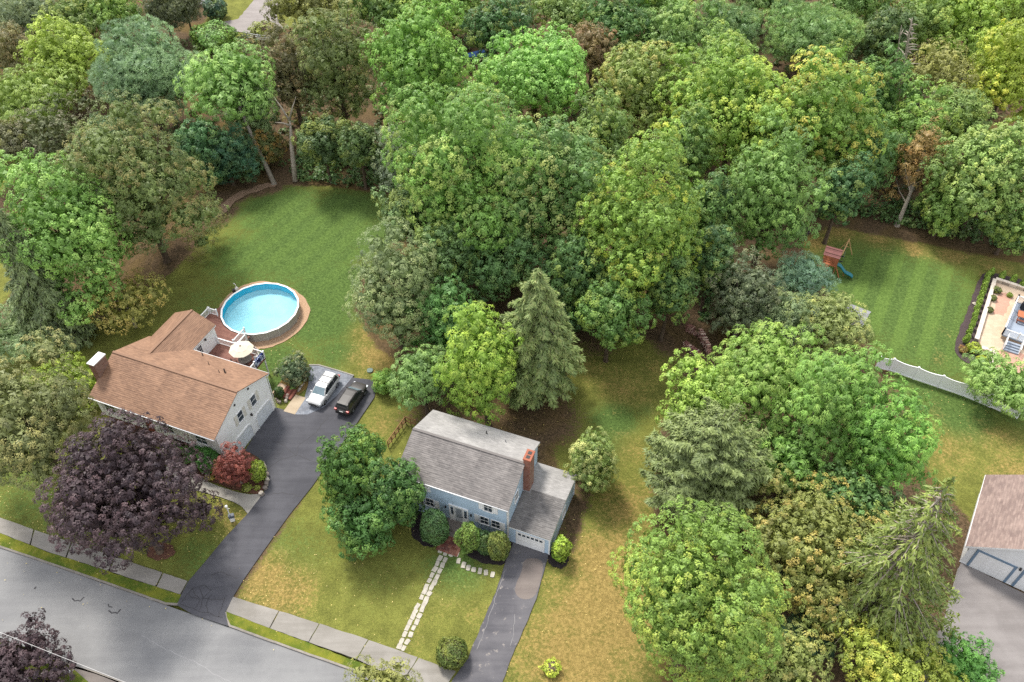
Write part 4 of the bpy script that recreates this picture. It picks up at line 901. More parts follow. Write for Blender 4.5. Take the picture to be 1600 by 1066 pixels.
        for x in (-1.38, 1.38):
            wh = empty('wheel', (x, s * (w - .12), .36)); wh.parent = c
            m = MB(); m.tube([(0, -.12, 0), (0, -.10, 0), (0, .10, 0), (0, .12, 0)], [.30, .36, .36, .30], 20); m.build('tyre', TYRE, wh, False)
            m = MB(); m.tube([(0, s * .10, 0), (0, s * .128, 0)], [.23, .20], 12); m.build('rim', RIM, wh)
            m = MB(); n_ = 12
            for i in range(n_):
                a0, a1 = math.pi * i / n_, math.pi * (i + 1) / n_; f_ = lambda a, r, y: (x + r * math.cos(a), s * y, .36 + r * math.sin(a))
                m.quad(f_(a0, .385, w + .012), f_(a1, .385, w + .012), f_(a1, .47, w + .006), f_(a0, .47, w + .006)); m.quad(f_(a0, .385, w - .2), f_(a1, .385, w - .2), f_(a1, .385, w + .012), f_(a0, .385, w + .012))
            m.build('wheel_arch', lower, c)
    m = MB(); m.box(-L/2 - .05, -L/2 + .12, -w * .82, w * .82, .42, .62); m.build('rear_bumper', lower, c)
    m = MB(); m.box(L/2 - .15, L/2 + .02, -w * .60, w * .60, .42, .54); m.box(L/2 - .1, L/2 + .015, -.34, .34, .62, .74); m.build('grille', BLKP, c)
    m = MB(); m.box(-L/2 - .035, -L/2 + .1, -.22, .22, .80, .92); m.build('plate', PLATE, c)
    return c
suv('white estate SUV with black roof bars parked on the cobble pad', at(506.4, 634), at(527.8, 603.5), 1, carpaint('paint_white', (.64, .64, .64, 1)), carpaint('paint_white_sill', (.56, .56, .56, 1)))
suv('dark grey SUV with red tail lights parked on the driveway', at(571.1, 616), at(550.3, 647), -1, plain('paint_graphite', (.060, .056, .054, 1), .42, .3), BLKP, L=4.7, rail=DARK, roofbars=False)

# ------------------------------------------------------------------ garage house on the east edge
HC = empty('garage_house', (43.09, 41.03, 0), -0.5717, label='white garage with brown roof and blue-trimmed doors at the east drive', cat='garage')
WC = mat_siding('white_clapboard_garage', (.80, .81, .82, 1)); BT = plain('blue_trim', lin(112, 134, 156), .5); RC = mat_shingle('brown_shingle_garage', lin(126, 104, 98), lin(170, 148, 138), lin(112, 94, 90), .2, tabw=.5, row=.22)
gable_block(HC, 0, 10.2, 0, 9.2, 0, 2.95, 6.75, WC, axis='v')
slope(HC, (-.42, 9.45, 2.78), (-.42, -.25, 2.78), (5.1, -.25, 6.9), (5.1, 9.45, 6.9), RC, .22); slope(HC, (10.62, -.25, 2.78), (10.62, 9.45, 2.78), (5.1, 9.45, 6.9), (5.1, -.25, 6.9), RC, .22)
m = MB(); m.bar((-.40, -.24, 2.66), (5.1, -.24, 6.77), .05, .2); m.bar((5.1, -.24, 6.77), (10.6, -.24, 2.66), .05, .2); m.box(-.46, -.4, -.2, 9.4, 2.62, 2.8); m.build('rake_trim', WHITE, HC)
fc = wall_frame('v', -1, 0)
for a0, a1 in ((.6, 4.1), (4.6, 8.1)):
    m = MB(); wbox(m, fc, a0, a0 + .22, 0, .06, .02, 2.6); wbox(m, fc, a1 - .22, a1, 0, .06, .02, 2.6); wbox(m, fc, a0, a1, 0, .062, 2.6, 2.84); m.build('door_frame', BT, HC)
    d = MB(); wbox(d, fc, a0 + .22, a1 - .22, 0, .02, .05, 2.6)
    for i in range(5):
        for j in range(4): a = a0 + .22 + (a1 - a0 - .44) * (j + .5) / 4; z = .3 + i * .5; wbox(d, fc, a - .34, a + .34, .02, .032, z - .19, z + .19)
    d.build('garage_door', WHITE, HC)
window(HC, fc, 5.1, 4.6, 1.0, 1.1, frame_mat=BT, cols=2); m = MB(); wbox(m, fc, 4.25, 4.42, .02, .2, 2.65, 2.95); m.build('wall_lantern', DARK, HC)
m = MB(); wbox(m, fc, -.05, 8.3, 0, .03, 0, .12); m.build('base_board', WHITE, HC)

# ------------------------------------------------------------------ white vinyl fence with scooped panels
fp = [at(1376, 557.5, 1.95), at(1398, 561.5, 1.95), at(1436, 575, 1.95), at(1475, 588, 1.95), at(1514, 601, 1.95), at(1556, 618, 1.95), at(1600, 636, 1.95)]
fp = [Vector((p.x, p.y, 0)) for p in fp]
fe = empty('vinyl_fence', fp[0], label='white vinyl privacy fence with scooped tops along the striped lawn', cat='fence'); VIN = plain('vinyl_white', (.90, .90, .92, 1), .4, .4, var=.03)
for i, p in enumerate(fp):
    q = p - fp[0]; m = MB(); m.box(q.x - .07, q.x + .07, q.y - .07, q.y + .07, 0, 2.02); m.box(q.x - .1, q.x + .1, q.y - .1, q.y + .1, 2.02, 2.08); m.build('post', VIN, fe)
    if i < len(fp) - 1:
        e = fp[i + 1] - fp[0]; L = (e - q).length; k = max(6, int(L / .18)); top = []
        for j in range(k):
            t0, t1 = (j + .015) / k, (j + .985) / k; tm = (t0 + t1) / 2; h = 1.92 - .17 * math.sin(math.pi * tm)
            a, b = q.lerp(e, t0), q.lerp(e, t1); m = MB(); dv = (e - q).normalized(); nn = Vector((-dv.y, dv.x, 0)) * .015
            m.prism([a - nn, b - nn, b + nn, a + nn], .08, h); m.build('slat', VIN, fe)
        m = MB(); n_ = 10
        for j in range(n_):
            z = lambda t: 1.95 - .17 * math.sin(math.pi * t)
            m.bar(tuple(q.lerp(e, j / n_) + Vector((0, 0, z(j / n_)))), tuple(q.lerp(e, (j + 1) / n_) + Vector((0, 0, z((j + 1) / n_)))), .09, .09)
        m.build('rail', VIN, fe); m = MB(); m.bar(tuple(q + Vector((0, 0, .12))), tuple(e + Vector((0, 0, .12))), .09, .14); m.build('rail', VIN, fe)

# ------------------------------------------------------------------ swing set
SW = plain('cedar', lin(178, 110, 78), .8, .2, var=.2); SWP = plain('pine_beam', lin(196, 156, 112), .8, .2, var=.15); TEAL = plain('slide_teal', lin(20, 112, 124), .3, .5, var=.05); ROOFR = plain('playhouse_roof', lin(140, 96, 92), .8, .2, var=.15)
b0 = Vector((41.2, 84.5, 0)); ss = empty('swing_set', b0, -0.48, label='wooden swing set with red-roofed tower and teal slide', cat='swing set')
for x in (0, 1.75):
    for y in (0, 1.6): m = MB(); m.box(x - .06, x + .06, y - .06, y + .06, 0, 2.9); m.build('post', SW, ss)
m = MB(); m.box(-.1, 1.85, -.1, 1.7, 1.35, 1.45); m.build('platform', SW, ss)
for z in (1.75, 2.05): m = MB(); m.box(-.08, 1.83, -.09, -.05, z, z + .14); m.box(-.09, -.05, -.08, 1.68, z, z + .14); m.build('guard_rail', SW, ss)
m = MB(); m.bar((-.1, -.9, 0), (-.05, -.05, 1.4), .9, .06, up=(0, 1, .3)); m.build('climbing_wall', SW, ss)
m = MB(); m.bar((.5, -.95, 0), (.5, -.05, 1.4), .9, .06, up=(0, 1, .3))
for i in range(6): m.bar((.1, -.93 + .14 * i, .12 + .22 * i), (.95, -.93 + .14 * i, .12 + .22 * i), .05, .05)
m.build('ramp', SW, ss)
for s in (1, -1):
    m = MB(); y0 = .8; e = .8 + s * 1.0
    for i in range(6):
        t0, t1 = i / 6, (i + 1) / 6; P = lambda t: (y0 + (e - y0) * t, 3.65 - .8 * t); (ya, za), (yb, zb) = P(t0), P(t1)
        m.quad((-.2, ya, za), (1.95, ya, za), (1.95, yb, zb + .02), (-.2, yb, zb + .02))
    o = m.build('roof', ROOFR, ss); sl = o.modifiers.new('board', 'SOLIDIFY'); sl.thickness = .05
beam0, beam1 = Vector((2.0, 1.6, 2.35)), Vector((2.2, 5.4, 2.35)); m = MB(); m.bar(beam0, beam1, .12, .2); m.build('swing_beam', SWP, ss)
for dx in (-.9, 1.0): m = MB(); m.bar(beam1 - Vector((0, .1, 0)), Vector((2.2 + dx, 5.5, 0)), .1, .1); m.build('leg', SWP, ss)
m = MB(); m.bar((1.75, 5.45, 1.1), (2.7, 5.45, 1.1), .05, .1); m.build('cross_brace', SWP, ss)
for y in (2.6, 3.8):
    m = MB(); m.box(1.85, 2.35, y - .1, y + .1, .5, .54); sw = m.build('swing_seat', BLKP, ss)
    m = MB(); m.tube([(1.88, y, .52), (2.0, y, 2.3)], .012, 5); m.tube([(2.32, y, .52), (2.2, y, 2.3)], .012, 5); m.build('chain', GREYM, sw)
m = MB(); n_ = 14; R = []
for i in range(n_ + 1):
    t = i / n_; x = 1.9 + 2.3 * t; z = 1.4 * (1 - t) + .12 * math.sin(t * 9) + .12; y = .35
    ring = [(x, y - .30, z + .16), (x, y - .24, z + .16), (x, y - .2, z), (x, y + .2, z), (x, y + .24, z + .16), (x, y + .30, z + .16), (x, y + .25, z - .06), (x, y - .25, z - .06)]; R.append(len(m.v)); m.v += ring
for i in range(n_):
    for j in range(8): m.f.append((R[i] + j, R[i] + (j + 1) % 8, R[i + 1] + (j + 1) % 8, R[i + 1] + j))
m.build('slide', TEAL, ss, True)
m = MB(); m.bar((2.6, -.3, 0), (1.8, -.0, 1.4), .1, .1); m.bar((3.05, .35, 0), (2.9, .35, .6), .08, .08); m.build('brace', SW, ss)

# ------------------------------------------------------------------ patio, walls and deck of the east garden
PAT = mat_paver('patio_sand', lin(194, 172, 148), lin(206, 186, 162), lin(178, 156, 134), .5, .5); PATR = mat_paver('patio_brick', lin(190, 142, 124), lin(204, 158, 138), lin(170, 140, 122), .22, .11, .5)
sheet('patio', pts([(1555,440),(1528,533),(1536,546),(1556,553),(1546,578),(1660,590),(1660,470),(1600,454)]), .02, PAT)
sheet('patio_brick_band', pts([(1560,455),(1552,490),(1568,494),(1580,470),(1582,460)]), .026, PATR, rough=.15); sheet('patio_brick_foot', pts([(1557,553),(1549,577),(1600,584),(1600,556),(1572,540)]), .026, PATR, rough=.15)
CAPS = plain('cap_stone', lin(214, 202, 188), .9, .15, var=.15, scale=2)
def garden_wall(lst, label, w=.42, h=.5, seed=0):
    P = line_of(lst, .75); c0 = P[0]; g = empty('garden_wall', (c0.x, c0.y, 0), label=label, cat='garden wall'); rg = random.Random(seed)
    for a, b in zip(P, P[1:]):
        d = (b - a).normalized(); n = Vector((-d.y, d.x, 0)) * w / 2; A_, B_ = a - c0 + d * .012, b - c0 - d * .012; j = 1 + rg.uniform(-.08, .08)
        m = MB(); m.prism([A_ - n * j, B_ - n * j, B_ + n * j, A_ + n * j], 0, h - .09); m.build('block', STN[rg.randrange(4)], g)
        m = MB(); m.prism([A_ - n * 1.12 * j, B_ - n * 1.12 * j, B_ + n * 1.12 * j, A_ + n * 1.12 * j], h - .088, h + rg.uniform(-.006, .01)); m.build('cap_stone', CAPS, g)
garden_wall([(1552.5,440),(1524,534)], 'pale capped stone wall behind the row of clipped evergreens', seed=1); garden_wall([(1554,439),(1610,457)], 'pale stone wall along the back of the patio', seed=2)
garden_wall([(1532,545.5),(1556,553),(1544,577)], 'low pale stone wall round the corner planting bed', w=.5, h=.35, seed=3); garden_wall([(1546,578.5),(1570,580)], 'short stone kerb wall at the patio foot under the leaning tree', w=.35, h=.3, seed=4)
gd = empty('garden_deck', at(1587, 471, .8), label='grey raised garden deck with white railings on the patio', cat='deck'); gd.location.z = 0
p0, p1, p2 = at(1587, 471, .8), at(1565.5, 522.5, .8), at(1612, 540, .8); p3 = p0 + (p2 - p1); Q = [p - gd.location for p in (p0, p1, p2, p3)]; Q = [Vector((q.x, q.y, 0)) for q in Q]
m = MB(); m.prism(Q[::-1], .62, .8); m.build('floor', plain('deck_grey', lin(146, 156, 170), .7), gd)
m = MB(); m.prism([q * .97 + Vector((.05, -.05, 0)) for q in Q][::-1], 0, .61); m.build('skirt', plain('skirt_tan', lin(180, 160, 140), .9), gd)
for a, b in ((0, 1), (1, 2), (3, 0)): railing(gd, Q[a], Q[b], .8)
tbl = empty('wooden_table', at(1600, 500, .8), -.5, label='brown wooden table on the grey garden deck', cat='table'); m = MB(); m.box(-.95, .95, -.6, .6, .68, .75); m.build('table_top', plain('table_oak', lin(176, 108, 74), .6, var=.15), tbl)
for x in (-.8, .8):
    for y in (-.48, .48): m = MB(); m.box(x - .05, x + .05, y - .05, y + .05, 0, .68); m.build('leg', SW, tbl)
for s in (-1, 1): m = MB(); m.box(-.9, .9, s * .95 - .15, s * .95 + .15, .42, .47); m.box(-.85, -.75, s * .95 - .12, s * .95 + .12, 0, .42); m.box(.75, .85, s * .95 - .12, s * .95 + .12, 0, .42); tag(m.build('wooden_bench', plain('bench_brown', lin(112, 66, 52), .7)), 'brown bench %s the wooden table on the garden deck' % ('below' if s < 0 else 'above'), 'bench', 'benches on the garden deck')
for o in [o for o in bpy.data.objects if o.name.startswith('wooden_bench')]: o.location = tbl.location; o.rotation_euler = tbl.rotation_euler
gr = empty('barbecue_grill', at(1600, 484, .8), -.5, label='black covered barbecue grill on the garden deck', cat='grill'); m = MB(); m.box(-.55, .55, -.3, .3, .1, .85); m.build('cover', plain('cover_black', lin(44, 46, 52), .6), gr, bevel=.06)
m = MB(); m.tube([(-.5, 0, .92), (.5, 0, .92)], .27, 12); m.build('lid', plain('cover_black', 0), gr, True)
pr = empty('garden_stair', at(1568, 538, 0), -.52, label='white-railed garden steps leading down from the grey deck', cat='steps')
for i in range(4): m = MB(); m.box(0 + .0, 1.7, -.3 * i - .3, -.3 * i, 0, .72 - .17 * i); m.build('step', plain('deck_grey', 0), pr)
for x in (0.0, 1.7):
    m = MB(); m.bar((x, .1, 1.7), (x, -1.3, 1.05), .1, .08); m.bar((x, .1, .95), (x, -1.3, .3), .06, .06)
    for i in range(8): y = .1 - 1.4 * i / 7; m.bar((x, y, .95 - .65 * i / 7), (x, y, 1.7 - .65 * i / 7), .05, .05)
    m.build('railing', WHITE, pr)
boulder(at(1521.5, 475.5) + Vector((0, 0, .12)), .3, STN[2], 9, name='boulder'); tag(bpy.data.objects['boulder'], 'single pale boulder lying in the dark mulch bed', 'boulder')

# ------------------------------------------------------------------ shed, firewood, small things
sh = empty('garden_shed', (41.9, 74.1, 0), -.62, label='small garden shed with grey roof half hidden by trees', cat='shed'); GSH = mat_shingle('shed_shingle', lin(150, 150, 156), lin(180, 180, 186), lin(140, 140, 146), .2)
gable_block(sh, -1.7, 1.7, -1.2, 1.2, 0, 2.1, 2.75, WC); slope(sh, (-1.9, -1.4, 2.1), (1.9, -1.4, 2.1), (1.9, 0, 2.85), (-1.9, 0, 2.85), GSH); slope(sh, (1.9, 1.4, 2.1), (-1.9, 1.4, 2.1), (-1.9, 0, 2.85), (1.9, 0, 2.85), GSH)
m = MB(); m.box(-.5, .5, -1.23, -1.2, .05, 1.9); m.build('shed_door', GREYM, sh)
BK = [plain('log_%d' % i, lin(*c), .95, .1, var=.3, scale=6) for i, c in enumerate(((190, 152, 138), (158, 116, 106), (214, 190, 174), (128, 90, 84)))]
def woodpile(a, b, rows, label, rad, seed):
    A_, B_ = at(*a), at(*b); d = (B_ - A_).normalized(); n = Vector((-d.y, d.x, 0)); L = (B_ - A_).length; g = empty('firewood_pile', (A_.x, A_.y, 0), label=label, cat='firewood'); rg = random.Random(seed); kmax = int(L / (rad * 1.9))
    for r in range(rows):
        for k in range(kmax - r // 2):
            p = d * (rad + rad * 1.9 * (k + .5 * (r % 2))) + Vector((0, 0, rad * .95 + r * rad * 1.6)) + n * rg.uniform(-.06, .06); e = n * (.22 + rg.uniform(-.03, .05)) + d * rg.uniform(-.05, .05)
            m = MB(); m.tube([p - e, p + e], rad * rg.uniform(.8, 1.15), 7); m.build('log', BK[rg.randrange(4)], g)
woodpile((1092, 524), (1109, 557), 9, 'long stacked firewood row, the pale one toward the open lawn', .085, 1); woodpile((1071, 516), (1088, 524), 8, 'short dark firewood row at the back under the maple', .085, 2)
woodpile((1068, 540), (1097, 563), 6, 'loose reddish firewood row on the near side of the woodpiles', .085, 3)
lp = empty('lamp_post', at(363.9, 813), .3, label='white garden lamp post with dark box beside the front walk', cat='lamp post')
m = MB(); m.box(-.22, .22, -.22, .22, 0, .55); m.build('base', plain('planter_white', lin(226, 224, 218), .6), lp, bevel=.03); m = MB(); m.box(-.28, .30, -.20, .22, .55, .95); m.build('mail_box', plain('box_slate', lin(84, 92, 104), .5), lp, bevel=.05)
m = MB(); m.tube([(-.1, .1, .5), (-.1, .1, 2.1)], .05, 8); m.build('post', WHITE, lp)
m = MB(); m.tube([(-.1, .1, 1.85), (.12, .1, 1.9)], .03, 6); m.tube([(-.1, .1, 2.1), (-.1, .1, 2.15), (-.1, .1, 2.4), (-.1, .1, 2.48)], [.06, .12, .15, .04], 8); m.build('lantern', WHITE, lp)
ut = sheet('utility_cover', smooth_poly([at(578, 579) + Vector(v) for v in ((-.35, -.35, 0), (.35, -.35, 0), (.35, .35, 0), (-.35, .35, 0))], 2), .06, plain('cover_green', lin(120, 136, 128), .8), thick=.06, kind=None); tag(ut, 'small round green utility cover in the lawn above the driveway', 'utility cover')
w0, w1 = at(37, 1003, 7), at(195, 1066, 7); d = (w1 - w0); m = MB()
P = [w0 - d * 2.2 + d * 6.0 * i / 40 + Vector((0, 0, -.0 + .02 * ((i - 15) / 10) ** 2)) for i in range(41)]
m.tube(P, .02, 6); tag(m.build('overhead_cable', plain('cable_grey', lin(190, 188, 186), .6), None, True), 'thin pale overhead cable crossing the road corner', 'cable')
hy = empty('fire_hydrant', at(107, 1049), 0, label='white fire hydrant beside the purple tree at the road corner', cat='hydrant'); m = MB(); m.tube([(0, 0, 0), (0, 0, .08), (0, 0, .1), (0, 0, .55), (0, 0, .68), (0, 0, .75)], [.2, .2, .14, .14, .1, .03], 12); m.build('barrel', WHITE, hy, True); m = MB(); m.tube([(-.22, 0, .42), (.22, 0, .42)], .07, 8); m.tube([(0, -.24, .4), (0, 0, .4)], .08, 8); m.build('outlet', WHITE, hy)
# split-rail fence behind the blue house
P = [at(607, 699), at(634, 661), at(650, 666)]; c0 = P[0]; rf = empty('rail_fence', (c0.x, c0.y, 0), label='brown wooden rail fence at the back corner of the blue house', cat='fence'); RW = plain('rail_wood', lin(150, 112, 82), .9, .15, var=.2)
for a, b, k in ((P[0], P[1], 5), (P[1], P[2], 2)):
    for i in range(k + 1): q = a.lerp(b, i / k) - c0; m = MB(); m.box(q.x - .05, q.x + .05, q.y - .05, q.y + .05, 0, 1.1); m.build('post', RW, rf)
    for z in (.35, 1.05): m = MB(); m.bar(a - c0 + Vector((0, 0, z)), b - c0 + Vector((0, 0, z)), .06, .12); m.build('rail', RW, rf)
    for i in range(k): m = MB(); m.bar(a.lerp(b, i / k) - c0 + Vector((0, 0, .3)), a.lerp(b, (i + 1) / k) - c0 + Vector((0, 0, 1.0)), .05, .08); m.build('brace', RW, rf)
P = [at(387, 62), at(404, 64.5), at(424, 67)]; c0 = P[0]; rf = empty('paddock_fence', (c0.x, c0.y, 0), label='white three-rail paddock fence beside the far gravel drive', cat='fence')
for p in P: q = p - c0; m = MB(); m.box(q.x - .08, q.x + .08, q.y - .08, q.y + .08, 0, 1.4); m.build('post', WHITE, rf)
for z in (.45, .85, 1.25):
    for a, b in zip(P, P[1:]): m = MB(); m.bar(a - c0 + Vector((0, 0, z)), b - c0 + Vector((0, 0, z)), .05, .17); m.build('rail', WHITE, rf)
fs = empty('white_cottage', at(306, 6), -.3, label='corner of a white cottage behind the dark shrub by the far drive', cat='house'); gable_block(fs, -4, 2, 0, 4, 0, 2.6, 4, WC); slope(fs, (-4.2, -.3, 2.55), (2.2, -.3, 2.55), (2.2, 2, 4.1), (-4.2, 2, 4.1), RB); slope(fs, (2.2, 4.3, 2.55), (-4.2, 4.3, 2.55), (-4.2, 2, 4.1), (2.2, 2, 4.1), RB); window(fs, wall_frame('v', -1, 0), 0, 1.5, .9, 1.1, cols=2)
bt = empty('blue_tarp', at(742, 92), .5, label='blue tarpaulin glimpsed between two maples', cat='tarpaulin'); m = MB(); m.prism([(-2, -1, 0), (2, -1, 0), (2, 1, 0), (-2, 1, 0)], 0, .9); m.quad((-2, -1, .9), (2, -1, .9), (2, 0, 1.4), (-2, 0, 1.4)); m.quad((-2, 1, .9), (2, 1, .9), (2, 0, 1.4), (-2, 0, 1.4)); m.build('cover', plain('tarp_blue', lin(60, 104, 176), .5), bt)

# ------------------------------------------------------------------ foliage engine
RNG = np.random.default_rng(11)
def unit(v): return v / (np.linalg.norm(v, axis=-1, keepdims=True) + 1e-9)
def fib(n, rg):
    i = np.arange(n) + .5; z = 1 - 2 * i / n; a = i * 2.399963 + rg.uniform(0, 6.28); r = np.sqrt(1 - z * z)
    v = np.stack([r * np.cos(a), r * np.sin(a), z], -1); return unit(v + rg.normal(0, .5 / math.sqrt(n), v.shape))
def leaf_mesh(name, C, Nn, T, a, b, tone, acc, droop=.15):
    """diamond leaf sprays: centre, normal, long direction, half length, half width"""
    T = unit(T - Nn * (T * Nn).sum(-1, keepdims=True)); S = np.cross(Nn, T); a = a[:, None]; b = b[:, None]
    V = np.stack([C + T * a - Nn * a * droop, C - T * a * .75 + S * b, C - T * a * .75 - S * b], 1).reshape(-1, 3); n = len(C)
    me = bpy.data.meshes.new(name); me.vertices.add(3 * n); me.vertices.foreach_set('co', V.reshape(-1).astype(np.float32))
    me.loops.add(3 * n); me.loops.foreach_set('vertex_index', np.arange(3 * n, dtype=np.int32)); me.polygons.add(n); me.polygons.foreach_set('loop_start', np.arange(0, 3 * n, 3, dtype=np.int32)); me.update()
    at_ = me.attributes.new('tone', 'FLOAT_COLOR', 'FACE'); z = np.zeros(n); at_.data.foreach_set('color', np.stack([np.clip(tone, 0, 1), np.clip(acc, 0, 1), z, z + 1], -1).reshape(-1).astype(np.float32))
    me.materials.append(LEAF); return me
STY = {  # lobes per 4pi, lobe radius / R, lobe flattening, leaf aspect, leaf length factor, leaves per clump, leaf spread, hang, needle
 'maple':  dict(nl=46, lr=.265, flat=.78, asp=.80, ll=1.0, nv=17, jit=.55, hang=0.0, needle=0),
 'dense':  dict(nl=48, lr=.27, flat=.8, asp=.80, ll=.95, nv=18, jit=.5, hang=0.0, needle=0),
 'fine':   dict(nl=44, lr=.275, flat=.75, asp=.55, ll=.85, nv=20, jit=.75, hang=0.1, needle=0),
 'loose':  dict(core=.5, nl=30, lr=.30, flat=.75, asp=.55, ll=.9, nv=12, jit=.8, hang=0.15, needle=0),
 'locust': dict(core=1.8, nl=42, lr=.28, flat=.70, asp=.34, ll=1.35, nv=18, jit=.5, hang=0.75, needle=0),
 'pine':   dict(nl=44, lr=.30, flat=.45, asp=.16, ll=1.5, nv=24, jit=.8, hang=0.0, needle=1),
 'willow': dict(nl=40, lr=.28, flat=.95, asp=.40, ll=1.25, nv=18, jit=.5, hang=0.55, needle=0),
}
def crown(name, seed, R, Rz, zc, sty, leaf, bottom=-.55, wob=.16):
    S = STY[sty]; rg = np.random.default_rng(seed)
    d = fib(int(S['nl'] * max(1, (Rz / R)) ** .5), rg); d = d[d[:, 2] > bottom]
    ph = rg.uniform(0, 6.28, (5,)); k = rg.normal(0, 2.0, (5, 3))
    wobf = lambda q: 1 + wob * np.sin(q @ k.T * 1.6 + ph).mean(-1) * 2.0
    E = np.array([R, R, Rz]); lr = S['lr'] * R * rg.uniform(.62, 1.34, len(d)); lr = np.minimum(lr, .55 * min(R, Rz))
    L = d * E * (wobf(d) * rg.uniform(.66, 1.13, len(d)))[:, None]; L = L - unit(L) * lr[:, None]
    # a few inner lobes close the middle
    di = fib(14, rg); L = np.concatenate([L, di * E * .44]); lr = np.concatenate([lr, np.full(14, .32 * min(R, Rz))]); lt = rg.uniform(0, 1, len(L))
    rs = leaf * 2.95; Cs, Ns, Ts, As = [], [], [], []
    for i in range(len(L)):
        n = max(10, int(2.9 * (lr[i] / rs) ** 2)); q = fib(n, rg); p = L[i] + q * lr[i] * np.array([1.08, 1.08, S['flat']]) * rg.uniform(.90, 1.10, (n, 1))
        out = unit(p / E); ok = ((q * out).sum(-1) > -.25) | (q[:, 2] > .35)
        dist = np.linalg.norm((p[:, None] - L[None]) / (lr[None, :, None] * np.array([1.08, 1.08, S['flat']])), axis=-1); dist[:, i] = 9
        ok &= dist.min(1) > .96
        p, q = p[ok], q[ok]; Cs.append(p); Ns.append(unit(q + out[ok] * .4 + np.array([0, 0, .35]))); Ts.append(np.clip(.5 + (lt[i] - .5) * .45 + rg.normal(0, .15, len(p)), 0, 1)); As.append(.45 * lt[i] + rg.uniform(0, .75, len(p)))
    P, N, tone, acc = np.concatenate(Cs), np.concatenate(Ns), np.concatenate(Ts), np.concatenate(As)
    nv = int(S['nv'] * 2.2); m = len(P); P = np.repeat(P, nv, 0); N = np.repeat(N, nv, 0); tone = np.repeat(tone, nv) + rg.normal(0, .13, m * nv); acc = np.repeat(acc, nv)
    r = unit(rg.normal(0, 1, P.shape)); r = unit(r + N * .95); rad = rs * rg.uniform(.70, 1.03, (len(P), 1)) * np.repeat(rg.uniform(.75, 1.2, (m, 1)), nv, 0)
    C = P + r * rad; C[:, 2] += zc
    nr = unit(r * 1.0 + N * .35 + np.array([0, 0, .25]) + rg.normal(0, S['jit'], P.shape) * .46); T = rg.normal(0, 1, P.shape)
    if S['hang']: T = unit(r + np.array([0, 0, -S['hang'] * 1.4])) + rg.normal(0, .3, P.shape); nr = unit(nr * np.array([1, 1, 1]) + np.array([0, 0, .25]))
    if S['needle']:
        T = unit(r * .8 + N * .3 + np.array([0, 0, .55])) + rg.normal(0, .25, P.shape); nr = unit(rg.normal(0, 1, P.shape) + np.array([0, 0, .6]))
    sz = leaf * S['ll'] * rg.uniform(.45, .85, len(P))
    acc = np.clip((acc - .55) * 2.6, 0, 1)
    # broad inner leaves close each lobe so that the ground does not show through
    Ci, Ni = [], []
    for i in range(len(L)):
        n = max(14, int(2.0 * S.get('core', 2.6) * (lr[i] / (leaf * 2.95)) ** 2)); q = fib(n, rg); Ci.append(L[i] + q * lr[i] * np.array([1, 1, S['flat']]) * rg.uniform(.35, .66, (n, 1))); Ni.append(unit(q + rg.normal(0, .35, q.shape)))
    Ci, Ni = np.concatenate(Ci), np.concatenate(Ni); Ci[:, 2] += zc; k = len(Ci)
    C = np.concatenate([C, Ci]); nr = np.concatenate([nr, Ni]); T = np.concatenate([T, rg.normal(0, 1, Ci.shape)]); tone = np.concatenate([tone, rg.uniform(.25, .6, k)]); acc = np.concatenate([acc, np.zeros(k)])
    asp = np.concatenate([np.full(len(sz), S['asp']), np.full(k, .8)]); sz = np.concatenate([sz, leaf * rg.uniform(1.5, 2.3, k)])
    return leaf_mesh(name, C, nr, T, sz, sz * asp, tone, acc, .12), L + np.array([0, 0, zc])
def limbs(mb, L, h0, zc, rt, rg, n=9, axis=(0., 0.)):
    for i in rg.permutation(len(L))[:n]:
        t = L[i]; f = rg.uniform(.0, .9); z_ = h0 + (zc - h0) * f; s = np.array([axis[0] * z_, axis[1] * z_, z_]); mid = s * .5 + t * .5 + np.array([0, 0, -.06 * np.linalg.norm(t)])
        mb.tube([s, s * .6 + mid * .4, mid, t], [rt * .5, rt * .38, rt * .26, rt * .08], 5, cap=False)
PXDEP = lambda px, py: math.atan2(CAMZ, math.hypot(*at(px, py)[:2]))
def place(cx, cy, hw, hh, cb):
    zc = 6.0
    for _ in range(12):
        p = at(cx, cy, zc); s = pxscale(p.x, p.y, zc); dep = PXDEP(cx, cy); R = hw / s
        rz2 = (hh / s) ** 2 - (R * math.sin(dep)) ** 2; Rz = math.sqrt(max(rz2, 0)) / math.cos(dep); Rz = min(max(Rz, .55 * R), 1.75 * R); zc = .5 * zc + .5 * (Rz + cb)
    return p, R, Rz, Rz + cb, s
SEED = [100]
def put_crown(me, parent, col, acc, amt, name='crown'):
    o = bpy.data.objects.new(name, me); COL.objects.link(o); o.parent = parent; o.color = tuple(col[:3]) + (1,); o['accent'] = tuple(acc[:3]); o['accent_amount'] = float(amt); return o
KL = 1.32
def C3(c):
    v = lin(*c); g = .02 if c[1] >= c[0] - 12 and c[1] > c[2] + 15 else 0.0        # most of this summer foliage is a shade greener than olive
    return (v[0] * KL * (1 - g), v[1] * KL * (1 + .2 * g), v[2] * KL * (1 + g))
